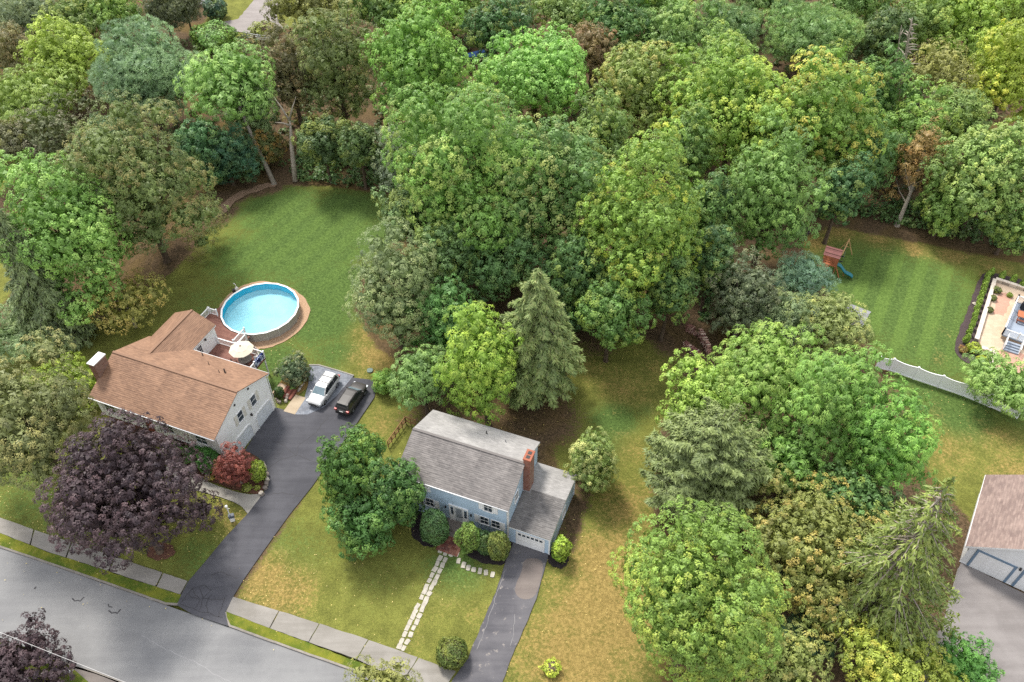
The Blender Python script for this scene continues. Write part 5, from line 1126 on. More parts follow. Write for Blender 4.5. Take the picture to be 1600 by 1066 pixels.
def tree(name, sty, cx, cy, hw, hh, col, label, acc=(150, 150, 60), amt=.3, cb=2.5, bark=None, group=None, lf=1.0, bottom=-.85, base=None, wob=.24, cat='tree'):
    SEED[0] += 1; p, R, Rz, zc, s = place(cx, cy, hw, hh, cb); rg = np.random.default_rng(SEED[0]); leaf = .168 * (14 / s) ** .8 * lf; R *= 1.05; Rz *= 1.05
    root = empty(name, (p.x, p.y, 0), label=label, cat=cat, group=group)
    off = np.zeros(3)
    if base: b = at(*base); off = np.array([p.x - b.x, p.y - b.y, 0]); root.location = (b.x, b.y, 0)
    me, L = crown('crown', SEED[0], R, Rz, zc, sty, leaf, bottom, wob)
    if base: me.transform(Matrix.Translation(Vector(off)))
    put_crown(me, root, C3(col), C3(acc), amt)
    mb = MB(); rt = .013 * (zc + Rz) + .03 * min(R, 3); top = np.array([off[0], off[1], zc + .3 * Rz]); w = rg.normal(0, .02 * zc, 2)
    pth = [np.array([0, 0, -.15]), top * .03, top * .35 + np.array([w[0], w[1], 0]) * .4, top * .7, top]; mb.tube([np.array([0, 0, -.15]), np.array([0, 0, .25])] + pth[2:], [rt * 1.6, rt * 1.15, rt * .9, rt * .6, rt * .25], 8, cap=False)
    limbs(mb, L + off, cb * .8 + .12 * Rz, zc, rt, rg, 10 if R > 2 else 4, axis=(top[0] / top[2], top[1] / top[2])); mb.build('trunk', bark or BARK, root, True); return root
def conifer(name, kind, base, apex, hwm, col, label, acc=(150, 150, 70), amt=.25, leaf=.42, h=None, group=None, bark=None, z0=.12, density=1.0):
    """base and apex pixels give the stem, hwm the crown radius in metres"""
    SEED[0] += 1; rg = np.random.default_rng(SEED[0]); b = at(*base)
    if h is None:
        h = 4.0
        for z in np.arange(4, 30, .1):
            q = at(apex[0], apex[1], z)
            if math.hypot(q.x - b.x, q.y - b.y) < math.hypot(at(apex[0], apex[1], h).x - b.x, at(apex[0], apex[1], h).y - b.y): h = float(z)
    root = empty(name, (b.x, b.y, 0), label=label, cat='tree', group=group); C, N, T, a, bb, tone, acc_ = [], [], [], [], [], [], []
    mb = MB(); rt = .016 * h + .06; mb.tube([(0, 0, -.15), (0, 0, .3), (0, 0, h * .5), (0, 0, h * .97)], [rt * 1.5, rt * 1.1, rt * .65, .03], 8, cap=False)
    tiers = int(h / .42); ga = 0
    for i in range(tiers):
        t = (i + .5) / tiers
        if t < z0: continue
        tt = (t - z0) / (1 - z0); Lb = hwm * ({'hemlock': (1 - tt) ** .6 * (.75 + .25 * min(1, tt * 6)), 'spruce': (1 - tt) ** .85 * (.7 + .3 * min(1, tt * 5)), 'bare': (1 - tt) ** .8, 'cedar': (1 - tt ** 2.2) ** .7}[kind])
        nb = max(4, int((9 if kind != 'bare' else 7) * density * (.55 + Lb / hwm)))
        for j in range(nb):
            ga += 2.4; an = ga + rg.normal(0, .25); ln = Lb * rg.uniform(.55, 1.2); dirh = np.array([math.cos(an), math.sin(an), 0]); up = {'hemlock': .10, 'spruce': -.12, 'bare': -.05, 'cedar': .45}[kind]; dro = {'hemlock': -.25, 'spruce': -.30, 'bare': -.28, 'cedar': .1}[kind]
            o = np.array([0, 0, t * h + rg.uniform(-.2, .2)]); f = lambda s: o + dirh * ln * s + np.array([0, 0, 1]) * ln * (up * s + dro * s * s)
            if ln > .8 and (kind in ('bare', 'spruce') or j % 2 == 0): mb.tube([f(0), f(.5), f(.95)], [.06 if kind != 'bare' else .10, .035 if kind != 'bare' else .065, .015], 4, cap=False)
            ns = max(5, int(ln / leaf * (9 if kind != 'bare' else 5) * density)); s = rg.uniform(.22 if kind != 'bare' else .30, 1.03, ns) ** .75
            if kind == 'bare': s = rg.uniform(.5, 1.04, ns)
            c = np.array([f(x) for x in s]); side = np.array([-math.sin(an), math.cos(an), 0]); wd = ln * .30 * (1.15 - s) + .14
            k = rg.uniform(-1, 1, ns); c = c + side * (k * wd)[:, None] + np.array([0, 0, 1]) * (-abs(k) * wd * .25 + rg.normal(0, .07, ns))[:, None]
            tg = dirh[None] * (1 - .3 * abs(k))[:, None] + side[None] * (k * .9)[:, None] + np.array([0, 0, -.25 if kind != 'cedar' else .5])[None] + rg.normal(0, .2, (ns, 3))
            nn = np.array([0, 0, 1.0])[None] + dirh[None] * .45 + rg.normal(0, .38, (ns, 3))
            if kind in ('spruce', 'bare'):
                hg = rg.uniform(0, 1, ns) < (.55 if kind == 'spruce' else .45); tg[hg] = np.array([0, 0, -1]) + dirh * .35 + rg.normal(0, .15, (hg.sum(), 3)); nn[hg] = dirh + rg.normal(0, .5, (hg.sum(), 3)); c[hg, 2] -= .18
            lt = rg.uniform(.25, .75); C.append(c); T.append(tg); N.append(unit(nn)); sz = leaf * rg.uniform(.55, 1.0, ns); a.append(sz); bb.append(sz * rg.uniform(.26, .42, ns)); tone.append(lt + rg.normal(0, .14, ns)); acc_.append(np.clip(rg.uniform(-.6, 1, ns) + (lt - .5), 0, 1))
    me = leaf_mesh('crown', *[np.concatenate(x) for x in (C, N, T, a, bb, tone, acc_)], .18); put_crown(me, root, C3(col), C3(acc), amt); mb.build('trunk', bark or BARK, root, True); return root
def ball(name, cx, cy, hw, hh, col, label, acc=(140, 150, 60), amt=.3, leaf=.12, dens=1.5, taper=0.0, sq=2.2, group=None, cat='shrub', rough=.10, gap=0.0):
    """dense or clipped shrub: leaves over a lumpy closed body"""
    SEED[0] += 1; rg = np.random.default_rng(SEED[0]); p, R, Rz, zc, s = place(cx, cy, hw, hh, 0.02); root = empty(name, (p.x, p.y, 0), label=label, cat=cat, group=group)
    n = int(dens * 3.0 * (R * R * 2 + R * Rz * 4) / (leaf * leaf)); n = min(max(n, 400), 16000); d = fib(n, rg); d = d[d[:, 2] > -.85]
    sup = (np.abs(d) ** sq).sum(-1) ** (-1 / sq); ph = rg.uniform(0, 6.28, 6); k = rg.normal(0, 4.2, (6, 3)); lump = 1 + rough * np.sin(d @ k.T + ph).mean(-1) * 2
    E = np.array([R, R, Rz]); rr = (sup * lump)[:, None] * rg.uniform(.86, 1.04, (len(d), 1)); P = d * E * rr
    if taper: f = 1 - taper * np.clip(P[:, 2] / Rz * .5 + .5, 0, 1) ** 1.5; P[:, :2] *= f[:, None]
    P[:, 2] += zc; N = unit(d / E + rg.normal(0, .45, d.shape) / R); T = rg.normal(0, 1, d.shape) + np.array([0, 0, .6]); sz = leaf * rg.uniform(.6, 1.15, len(d)); tn = .5 + .32 * np.sin(d @ k.T * 1.7 + ph).mean(-1) * 2 + rg.normal(0, .15, len(d)); ac = np.clip((np.sin(d @ k.T * .9 + ph[::-1]).mean(-1) * 1.6 + .45 + rg.normal(0, .25, len(d))), 0, 1)
    me = leaf_mesh('foliage', P, N, T, sz, sz * .62, tn, ac); put_crown(me, root, C3(col), C3(acc), amt, 'foliage')
    # dark woody core keeps the body opaque
    bm = bmesh.new(); bmesh.ops.create_icosphere(bm, subdivisions=3, radius=1.0)
    for v in bm.verts:
        q = np.array(v.co); q = q / np.linalg.norm(q); f = (np.abs(q) ** sq).sum() ** (-1 / sq) * .80; q = q * E * f
        if taper: q[:2] *= 1 - taper * min(max(q[2] / Rz * .5 + .5, 0), 1) ** 1.5
        v.co = (q[0], q[1], q[2] + zc)
    mm = bpy.data.meshes.new('stem'); bm.to_mesh(mm); bm.free(); mm.materials.append(BARK); o = bpy.data.objects.new('stem', mm); COL.objects.link(o); o.parent = root; return root

GR, YG, OL, GG, DK, LT = (112, 140, 66), (140, 158, 70), (118, 120, 70), (112, 130, 92), (74, 104, 62), (132, 162, 82)
YE, TAN, BRN, PUR, BLG = (186, 180, 72), (178, 148, 88), (136, 108, 72), (66, 54, 59), (118, 142, 106)
WOOD = 'trees of the wood behind the gardens'
T_ = tree
# --- west side
T_('purple_maple', 'dense', 201, 768, 114, 114, PUR, 'large dark purple maple in front of the white house', acc=(92, 74, 80), amt=.5, cb=1.2, base=(250, 862), bottom=-.7)
T_('purple_maple', 'dense', 10, 1052, 76, 58, PUR, 'dark purple maple cut by the bottom corner across the road', acc=(92, 74, 80), amt=.4, cb=1.0)
T_('olive_maple', 'fine', 42, 660, 100, 112, (114, 120, 76), 'dull olive tree on the front lawn beside the clipped yellow-green hedge', acc=(150, 138, 88), amt=.5, cb=2.5)
T_('maple_tree', 'maple', 108, 360, 98, 118, (116, 150, 74), 'bright green round maple west of the pool lawn, beside the drooping spruce', acc=(158, 182, 104), amt=.5, cb=2.5)
T_('shrub_tree', 'fine', 36, 514, 58, 40, (128, 148, 102), 'pale green spreading shrub below the drooping spruce', acc=(160, 170, 120), amt=.4, cb=.6)
T_('dogwood_tree', 'loose', 195, 472, 68, 46, (138, 136, 72), 'thin yellowing dogwood with bare twigs behind the white house wing', acc=(164, 142, 84), amt=.7, cb=1.2, bark=BARKG)
T_('oak_tree', 'fine', 213, 282, 104, 124, (104, 118, 68), 'broad olive-brown oak between the blue-green pine and the pool lawn', acc=(130, 108, 70), amt=.5, cb=2.5)
T_('pine_tree', 'pine', 222, 118, 80, 78, BLG, 'blue-green feathery white pine above the olive-brown oak', acc=(146, 166, 128), amt=.4, cb=2.5, group=WOOD)
T_('maple_tree', 'maple', 100, 88, 58, 54, YG, 'yellow-green maple just west of the blue-green pine', acc=(170, 182, 90), amt=.4, cb=2.5, group=WOOD)
T_('locust_tree', 'locust', 48, 150, 78, 44, (126, 146, 70), 'spreading yellow-green locust at the western frame edge under the brown one', acc=(160, 168, 90), amt=.3, cb=2.5, group=WOOD)
T_('vine_tree', 'loose', 80, 212, 58, 50, (92, 98, 66), 'dark vine-hung tree with grey twigs above the bright round maple', acc=(120, 112, 98), amt=.6, cb=2, bark=BARKG, group=WOOD)
T_('beech_tree', 'fine', 14, 78, 36, 34, (116, 112, 74), 'small brown-leaved tree at the western edge of the wood', acc=(136, 112, 80), amt=.5, cb=2.5, group=WOOD)
T_('pine_tree', 'pine', 40, 18, 52, 36, (122, 134, 106), 'greyish pine in the far western corner of the wood', amt=.2, cb=2.5, group=WOOD)
T_('maple_tree', 'fine', 118, 22, 52, 34, (108, 126, 70), 'olive tree behind the yellow-green maple in the far west', amt=.4, cb=2.5, group=WOOD)
T_('maple_tree', 'maple', 172, 16, 40, 30, GR, 'green maple behind the blue-green pine, west of the dark pines', amt=.3, cb=2.5, group=WOOD)
T_('pine_tree', 'pine', 256, 16, 34, 32, (92, 98, 72), 'dark dull pine with bare trunk beside the far gravel drive', amt=.2, cb=2.5, group=WOOD)
T_('pine_tree', 'pine', 288, 8, 22, 26, (98, 102, 76), 'slim dark pine closest to the white cottage', amt=.2, cb=2.5, group=WOOD)
T_('ash_tree', 'willow', 352, 126, 74, 56, (122, 154, 82), 'light green ash with a leaning trunk below the far gravel drive', acc=(158, 180, 104), amt=.4, cb=8, base=(428, 287), bark=BARKG, group=WOOD)
T_('maple_tree', 'fine', 385, 165, 48, 50, (126, 146, 100), 'pale green tree crown hanging beside the dead forked trunk', acc=(160, 172, 130), amt=.4, cb=2.5, bark=BARKG, group=WOOD)
T_('oak_tree', 'fine', 455, 118, 42, 82, (104, 100, 68), 'narrow dark olive-brown oak behind the dead forked trunk', acc=(124, 100, 66), amt=.5, cb=2.5, group=WOOD)
T_('oak_tree', 'fine', 527, 106, 55, 104, (106, 118, 68), 'tall olive oak with visible trunks beside the big bright maple', acc=(140, 130, 76), amt=.5, cb=2.5, group=WOOD)
T_('maple_tree', 'maple', 655, 112, 84, 118, (110, 146, 66), 'big bright green maple standing tall behind the pool lawn', acc=(150, 170, 84), amt=.4, cb=4, group=WOOD)
T_('understorey_tree', 'pine', 352, 242, 46, 48, (66, 100, 76), 'dark teal understorey tree behind the earth trail', amt=.2, cb=.6, group=WOOD)
T_('understorey_tree', 'maple', 310, 238, 36, 56, (78, 112, 72), 'dark green understorey tree hard against the olive-brown oak', amt=.2, cb=.6, group=WOOD)
T_('understorey_tree', 'fine', 410, 232, 30, 30, (88, 96, 56), 'low brownish understorey tree between the leaning trunk and the olive oak', acc=(150, 112, 60), amt=.7, cb=.6, group=WOOD)
T_('willow_tree', 'fine', 628, 252, 36, 50, (126, 138, 112), 'grey-green tree at the corner of the pool lawn', amt=.2, cb=1.5, group=WOOD)
# --- the central clump
T_('maple_tree', 'maple', 735, 275, 116, 142, (106, 140, 66), 'huge green maple forming the western half of the central clump', acc=(168, 172, 100), amt=.5, cb=1.5)
T_('maple_tree', 'maple', 862, 296, 98, 128, (106, 136, 76), 'huge grey-tinged green maple in the middle of the central clump', acc=(172, 164, 104), amt=.5, cb=1.5)
T_('maple_tree', 'maple', 762, 392, 92, 74, (98, 130, 78), 'dull green maple hanging low in front of the central clump', acc=(150, 150, 84), amt=.4, cb=2)
T_('maple_tree', 'maple', 1006, 362, 94, 172, (120, 148, 66), 'tall maple turning yellow on the side facing the woodpiles', acc=(182, 178, 72), amt=.6, cb=.6)
T_('maple_tree', 'maple', 1080, 355, 46, 140, (94, 124, 66), 'shade side of the yellowing maple, as a separate darker green crown', acc=(140, 150, 76), amt=.3, cb=.6)  # yellowing maple's shade side: the shade is put into a darker green crown
T_('understorey_tree', 'maple', 900, 468, 50, 48, (78, 108, 68), 'dark small maple under the central clump near the bare earth', amt=.2, cb=.8)
T_('oak_tree', 'fine', 616, 452, 74, 92, (118, 132, 88), 'rounded grey-green oak leaning out over the pool lawn', acc=(154, 156, 110), amt=.5, cb=1.6)
T_('spruce_shrub', 'fine', 700, 505, 56, 62, (88, 126, 68), 'dark green bushy evergreen left of the hemlock', acc=(130, 150, 80), amt=.3, cb=1.0)
conifer('hemlock_tree', 'hemlock', (836, 616), (812, 422), 5.4, (116, 132, 80), 'tall pointed hemlock with sparse branches behind the blue house', acc=(140, 138, 90), amt=.5, leaf=.36, bark=BARKG, density=1.15, z0=.16)
T_('maple_tree', 'willow', 752, 562, 62, 80, (124, 152, 62), 'yellow-green young maple with slim trunk directly behind the blue house', acc=(170, 178, 76), amt=.4, cb=3.2, base=(763, 664))
T_('cherry_tree', 'locust', 655, 592, 46, 46, (118, 146, 84), 'feathery light green cherry clump beside the dark car drive', acc=(150, 168, 100), amt=.3, cb=2.2, base=(668, 645))
T_('shrub', 'fine', 601, 597, 17, 17, (116, 152, 72), 'small fresh green bush at the end of the dark driveway', cb=.1, lf=.7, cat='shrub')
# --- wood behind, from the big maple to the east edge
T_('maple_tree', 'maple', 838, 114, 84, 64, (126, 166, 84), 'fresh light green round maple behind the central clump', acc=(160, 186, 104), amt=.4, cb=2.5, group=WOOD)
T_('beech_tree', 'fine', 926, 78, 40, 40, (120, 106, 74), 'brownish tree between the light green round maple and the dark one', acc=(140, 104, 82), amt=.6, cb=2.5, group=WOOD)
T_('maple_tree', 'maple', 965, 36, 58, 48, (84, 116, 64), 'dark green maple behind the brownish tree', amt=.2, cb=2.5, group=WOOD)
T_('maple_tree', 'maple', 1000, 142, 68, 66, (130, 146, 78), 'pale olive-green maple with brownish tips behind the yellowing maple', acc=(168, 152, 92), amt=.6, cb=2.5, group=WOOD)
T_('maple_tree', 'dense', 1060, 52, 60, 50, (108, 136, 74), 'neat round green maple at the back of the wood', acc=(150, 158, 84), amt=.3, cb=2.5, group=WOOD)
T_('maple_tree', 'maple', 1150, 172, 104, 100, (124, 152, 68), 'large yellow-green maple at the middle of the eastern wood', acc=(180, 182, 78), amt=.5, cb=2.5, group=WOOD)
T_('maple_tree', 'maple', 1276, 188, 84, 106, (120, 150, 70), 'large maple with an orange-tinted tuft above the play lawn', acc=(196, 168, 86), amt=.5, cb=2.5, group=WOOD)
T_('linden_tree', 'willow', 1206, 305, 72, 108, (108, 138, 72), 'mid-green linden with drooping leaves beside the play lawn', acc=(142, 160, 88), amt=.3, cb=1.6, group=WOOD)
T_('pine_tree', 'pine', 1272, 52, 78, 52, (116, 144, 88), 'broad soft green pine behind the orange-tinted maple', amt=.2, cb=2.5, group=WOOD)
T_('pine_tree', 'pine', 1140, 40, 50, 42, (112, 138, 92), 'soft green pine west of the broad pine at the back', amt=.2, cb=2.5, group=WOOD)
T_('maple_tree', 'maple', 1368, 165, 46, 84, (88, 120, 62), 'dark green maple west of the dead snag', amt=.2, cb=2.5, group=WOOD)
T_('maple_tree', 'maple', 1385, 60, 44, 50, (84, 104, 62), 'shaded tree behind the dead snag', amt=.2, cb=2.5, group=WOOD)
T_('honey_locust', 'loose', 1476, 106, 54, 44, (138, 138, 82), 'fine-leaved olive locust with pale limbs beside the dead snag', amt=.3, cb=7, bark=DEADW, group=WOOD)
T_('maple_tree', 'maple', 1582, 112, 62, 82, (150, 166, 66), 'yellow maple at the far eastern edge of the wood', acc=(190, 182, 80), amt=.6, cb=2.5, group=WOOD)
T_('maple_tree', 'maple', 1506, 26, 84, 46, (132, 158, 68), 'wide yellow-green maple behind the fine-leaved locust', acc=(170, 178, 78), amt=.4, cb=2.5, group=WOOD)
T_('maple_tree', 'maple', 1424, 212, 42, 66, (118, 148, 74), 'mid-green maple just below the dead snag', amt=.3, cb=3, group=WOOD)
T_('beech_tree', 'loose', 1442, 250, 36, 76, (146, 124, 80), 'slender rusty-brown dying tree on the edge of the play lawn', acc=(160, 122, 78), amt=.7, cb=3, wob=.34, base=(1402, 352), bark=DEADW, group=WOOD)
T_('maple_tree', 'maple', 1548, 262, 76, 88, (124, 148, 82), 'big soft green maple east of the rusty-brown tree', acc=(170, 172, 96), amt=.4, cb=3, group=WOOD)
T_('maple_tree', 'maple', 1586, 340, 46, 52, (110, 136, 76), 'low green maple overhanging the corner of the striped lawn', amt=.3, cb=1.5, group=WOOD)
T_('maple_tree', 'maple', 1480, 320, 40, 46, (112, 140, 70), 'small green maple between the rusty-brown tree and the striped lawn', acc=(170, 160, 80), amt=.3, cb=1.0, group=WOOD)
T_('maple_tree', 'fine', 1350, 250, 46, 60, (92, 124, 72), 'green understorey maple above the swing set', amt=.2, cb=2, group=WOOD)
# --- east of the blue house
T_('oak_tree', 'fine', 1165, 462, 56, 62, (96, 106, 78), 'dark grey-green tree beside the woodpiles', acc=(120, 112, 90), amt=.4, cb=1.5, bark=BARKG)
T_('pine_tree', 'pine', 1252, 432, 42, 38, (134, 162, 136), 'pale blue-green pine touching the swing set', amt=.2, cb=2.0)
T_('pear_tree', 'fine', 1292, 498, 54, 46, (136, 146, 90), 'olive fruit tree half covering the shed roof', acc=(170, 166, 96), amt=.5, cb=1.2)
T_('oak_tree', 'fine', 1220, 500, 46, 46, (112, 128, 92), 'grey-green tree wedged behind the big locust', amt=.3, cb=1.2)
T_('locust_tree', 'locust', 1192, 592, 84, 84, (124, 152, 74), 'large feathery locust with pale forked limbs, top of the eastern group', acc=(160, 174, 96), amt=.5, cb=3.5, bark=BARKG, wob=.42)
T_('locust_tree', 'locust', 1304, 622, 74, 84, (114, 148, 72), 'broad feathery locust behind the near end of the vinyl fence', acc=(154, 172, 92), amt=.4, cb=3, bark=BARKG, wob=.42)
T_('locust_tree', 'locust', 1236, 704, 84, 74, (106, 140, 68), 'feathery locust in the middle of the eastern group above the olive-tan maple', acc=(146, 168, 86), amt=.4, cb=2.2, bark=BARKG, wob=.4)
T_('locust_tree', 'locust', 1386, 694, 66, 84, (104, 144, 66), 'darker green locust next to the sparse spruce tip', acc=(150, 172, 84), amt=.3, cb=2)
T_('maple_tree', 'maple', 1096, 628, 58, 62, (140, 166, 78), 'light green maple at the lawn edge below the woodpiles', acc=(170, 182, 94), amt=.4, cb=1.5)
conifer('cedar_tree', 'cedar', (1085, 795), (1108, 655), 5.6, (116, 128, 80), 'grey-green bushy cedar with bare twigs facing the blue house lawn', acc=(128, 138, 98), amt=.4, leaf=.34, bark=BARKG, density=1.1, z0=.05)
T_('maple_tree', 'maple', 1268, 838, 106, 86, (126, 132, 72), 'olive-tan maple starting to turn, left of the sparse spruce', acc=(170, 146, 84), amt=.6, cb=3)
T_('maple_tree', 'maple', 1296, 918, 74, 56, (122, 134, 76), 'lower olive maple in front of the sparse spruce trunk', acc=(170, 146, 84), amt=.5, cb=2)
T_('maple_tree', 'maple', 1084, 950, 126, 142, (116, 142, 66), 'huge green maple with yellow tips at the bottom of the lawn', acc=(170, 168, 74), amt=.4, cb=2.0, bottom=-.75)
T_('maple_tree', 'maple', 1212, 1044, 84, 72, (132, 142, 80), 'pale olive maple at the bottom edge beside the huge yellow-tipped one', acc=(172, 150, 90), amt=.4, cb=1.5)
T_('maple_tree', 'maple', 1400, 1046, 86, 58, (146, 158, 70), 'bright yellow maple at the bottom edge', acc=(188, 170, 78), amt=.5, cb=2)
conifer('spruce_tree', 'bare', (1346, 972), (1456, 728), 6.2, (112, 126, 66), 'tall sparse spruce with pale bare limbs beside the east drive', acc=(136, 142, 78), amt=.6, leaf=.36, bark=DEADW, density=.9, z0=.22)
conifer('spruce_tree', 'spruce', (100, 528), (-8, 300), 5.2, (120, 134, 94), 'drooping dark spruce at the western frame edge', acc=(120, 124, 84), amt=.3, leaf=.4, bark=BARKG, z0=.05)
T_('willow_tree', 'locust', 1576, 602, 62, 44, (126, 154, 84), 'feathery green tree leaning over the end of the vinyl fence', acc=(160, 174, 104), amt=.3, cb=1.4)
T_('holly_bush', 'dense', 1510, 1042, 42, 40, (92, 138, 66), 'glossy green rounded holly at the bottom of the east drive', acc=(130, 164, 84), amt=.3, cb=.3, lf=.8, cat='shrub')
T_('maple_tree', 'dense', 540, 744, 42, 68, (74, 106, 48), 'dark green maple in front of the blue house, on the driveway side', acc=(134, 148, 62), amt=.4, cb=1.6, bottom=-.9)
T_('maple_tree', 'dense', 616, 770, 38, 72, (66, 98, 50), 'dark green maple crown touching the blue house wall', acc=(124, 144, 70), amt=.3, cb=1.0, bottom=-.9)
T_('maple_tree', 'dense', 566, 820, 46, 48, (70, 104, 52), 'lowest dark green maple crown, nearest the lawn in front of the blue house', acc=(128, 150, 70), amt=.3, cb=.6, bottom=-.9)
T_('maple_tree', 'dense', 566, 706, 26, 36, (78, 110, 50), 'dark green maple tip pointing up beside the wooden rail fence', acc=(140, 152, 64), amt=.4, cb=3, bottom=-.9)
T_('oak_tree', 'fine', 600, 1090, 68, 56, (130, 132, 76), 'pale olive tree top cut by the bottom edge over the road', acc=(150, 146, 86), amt=.4, cb=3)
T_('understorey_tree', 'pine', 1262, 1000, 40, 34, (64, 96, 74), 'dark teal bush in the gap below the olive-tan maple', amt=.1, cb=.3)
T_('lilac_bush', 'dense', 925, 722, 34, 43, (122, 140, 76), 'rounded shrub with pale tips alone on the lawn', acc=(178, 176, 116), amt=.8, cb=.2, lf=.75, cat='shrub')
T_('rhododendron', 'dense', 459, 579, 23, 22, (84, 100, 72), 'dark rounded rhododendron beside the white car', acc=(148, 144, 110), amt=.6, cb=.1, lf=.6, cat='shrub')
T_('japanese_maple', 'fine', 368, 731, 27, 31, (120, 68, 62), 'small red Japanese maple at the corner of the white house', acc=(138, 82, 72), amt=.6, cb=.3, lf=.62, bark=BARKG)
T_('hedge_shrub', 'dense', 104, 606, 56, 44, (132, 152, 60), 'yellow-green overgrown hedge bush by the white house chimney', acc=(166, 178, 76), amt=.6, cb=.2, lf=.8, cat='shrub')
# fill of the wood where crowns close up behind one another
for i, (cx, cy, hw, hh, c, lab) in enumerate([(700, -8, 62, 44, GR, 'maple at the back edge of the wood above the big bright maple'), (775, 40, 52, 44, DK, 'dark maple behind the fresh light green one'), (880, 8, 56, 36, (120, 142, 80), 'pale maple at the back edge above the fresh light green one'), (1030, -10, 60, 36, GR, 'maple at the back edge above the neat round maple'), (1200, -12, 56, 34, (110, 138, 84), 'maple at the back edge between the two soft pines'), (1340, -6, 52, 40, (112, 140, 78), 'maple at the back edge east of the broad pine'), (1590, 10, 50, 50, YG, 'maple at the far eastern corner of the wood'), (590, 0, 50, 44, (100, 128, 66), 'maple at the back edge above the tall olive oak'), (480, -6, 52, 34, OL, 'olive tree at the back edge by the far gravel drive'), (1075, 240, 40, 60, (102, 130, 68), 'green maple filling the gap behind the yellowing maple'), (1315, 300, 40, 50, (76, 108, 66), 'dark understorey tree at the head of the play lawn'), (1110, 330, 36, 80, (84, 114, 66), 'dark tree between the shaded maple and the linden'), (1445, 30, 44, 40, (116, 140, 72), 'green tree behind the top of the dead snag'), (940, 215, 46, 60, (110, 134, 72), 'green maple in the hollow behind the central clump'), (1500, 190, 46, 50, (120, 142, 78), 'soft green tree above the rusty-brown one'), (180, 215, 40, 40, (84, 108, 70), 'dark tree in the hollow below the blue-green pine'), (1130, 100, 46, 50, (118, 144, 76), 'green tree between the neat round maple and the yellow-green one'), (640, 20, 50, 40, GR, 'green maple crown just behind the big bright maple'), (1486, 178, 40, 44, (122, 140, 84), 'pale green tree right of the dead snag base'), (905, 428, 52, 58, (88, 118, 68), 'dark green maple deep inside the central clump'), (640, 335, 42, 52, (106, 128, 84), 'grey-green tree joining the central clump to the pool lawn'), (955, 486, 50, 54, (96, 128, 66), 'green maple low at the front of the central clump'), (1112, 410, 32, 62, (80, 108, 66), 'dark narrow tree behind the woodpiles'), (505, 222, 38, 34, (80, 100, 62), 'dark small tree under the tall olive oak'), (562, 228, 36, 36, (86, 106, 64), 'dark small tree between the olive oak and the big bright maple'), (1046, 455, 34, 46, (90, 118, 66), 'dark maple directly above the woodpiles'), (690, 415, 42, 54, (96, 122, 74), 'dull maple between the grey-green oak and the central clump'), (1338, 774, 58, 50, (86, 116, 66), 'dark green maple between the eastern locusts and the sparse spruce'), (10, 218, 40, 30, (104, 104, 72), 'dull tree at the western edge beside the strip of lawn')]):
    T_('maple_tree', 'maple', cx, cy, hw, hh, c, lab, amt=.35, cb=4, group=WOOD)

# ------------------------------------------------------------------ dead trees
def snag(name, base, apex, r, label, forks, hh):
    b = at(*base); t = at(apex[0], apex[1], hh); root = empty(name, (b.x, b.y, 0), label=label, cat='dead tree'); d = t - b; rg = random.Random(int(hh * 10)); m = MB()
    pth = [d * k + Vector((rg.uniform(-.1, .1), rg.uniform(-.1, .1), 0)) for k in (0, .3, .6, .85, 1)]; m.tube(pth, [r, r * .85, r * .65, r * .45, r * .2], 8)
    for k, an, ln, up in forks:
        s = d * k; e = s + Vector((math.cos(an) * ln, math.sin(an) * ln, up)); m.tube([s, s.lerp(e, .5) + Vector((0, 0, .15)), e], [r * .42, r * .26, r * .08], 6)
    m.build('trunk', DEADW, root, True)
snag('dead_tree', (462, 284), (452, 186), .45, 'pale dead forked trunk at the head of the pool lawn', [(.98, 2.6, 2.2, 3.2), (.98, .2, 1.6, 3.6), (.9, 3.4, 2.0, .8)], 8.5)
rg = random.Random(5)
snag('dead_tree', (1396, 186), (1426, 28), .34, 'bare grey dead snag rising from the eastern wood', [(.55 + .42 * i / 26, rg.uniform(0, 6.3), rg.uniform(.8, 2.2) * (1.25 - i / 30), rg.uniform(-.2, .7)) for i in range(26)], 20.0)
snag('dead_tree', (1388, 172), (1410, 40), .20, 'broken second dead stem close beside the bare snag', [(.9, 1, .8, .6)], 17.0)
# ------------------------------------------------------------------ clipped and small shrubs
ball('clipped_shrub', 679, 824, 22, 27, (72, 100, 62), 'large dark clipped shrub left of the brick walk at the blue house', amt=.3, acc=(104, 128, 74))
ball('clipped_shrub', 734, 840, 18, 26, (92, 118, 58), 'yellow-tipped rounded shrub right of the brick walk', amt=.4, acc=(140, 150, 72), rough=.22)
ball('clipped_shrub', 758, 848, 14, 18, (62, 88, 58), 'small dark shrub squeezed between two larger ones at the blue house', amt=.2)
ball('clipped_shrub', 779, 853, 17.5, 22, (100, 114, 60), 'neatly clipped olive-green shrub beside the worn driveway', amt=.4, acc=(140, 138, 70), rough=.05)
ball('azalea_bush', 876, 857, 15, 17, (124, 152, 58), 'bright yellow-green bush by the garage corner of the blue house', amt=.5, acc=(166, 180, 74), rough=.25, leaf=.16)
ball('boxwood_ball', 706, 1020, 24, 23, (78, 92, 44), 'round clipped boxwood by the pavement', amt=.5, acc=(120, 122, 56), rough=.04, sq=2.5)
ball('small_shrub', 862, 1043, 13, 10, (150, 166, 62), 'tiny yellow-green shrub alone on the dry lawn', amt=.6, acc=(184, 184, 80), rough=.3, leaf=.15)
ball('clipped_shrub', 327, 719, 18.5, 21, (70, 116, 56), 'rounded bright green clipped shrub by the corner of the white house', amt=.4, acc=(106, 146, 66), rough=.05)
ball('clipped_shrub', 305, 713, 13, 16, (72, 112, 64), 'middle green shrub of the row before the white house', amt=.3, acc=(110, 146, 80), rough=.12)
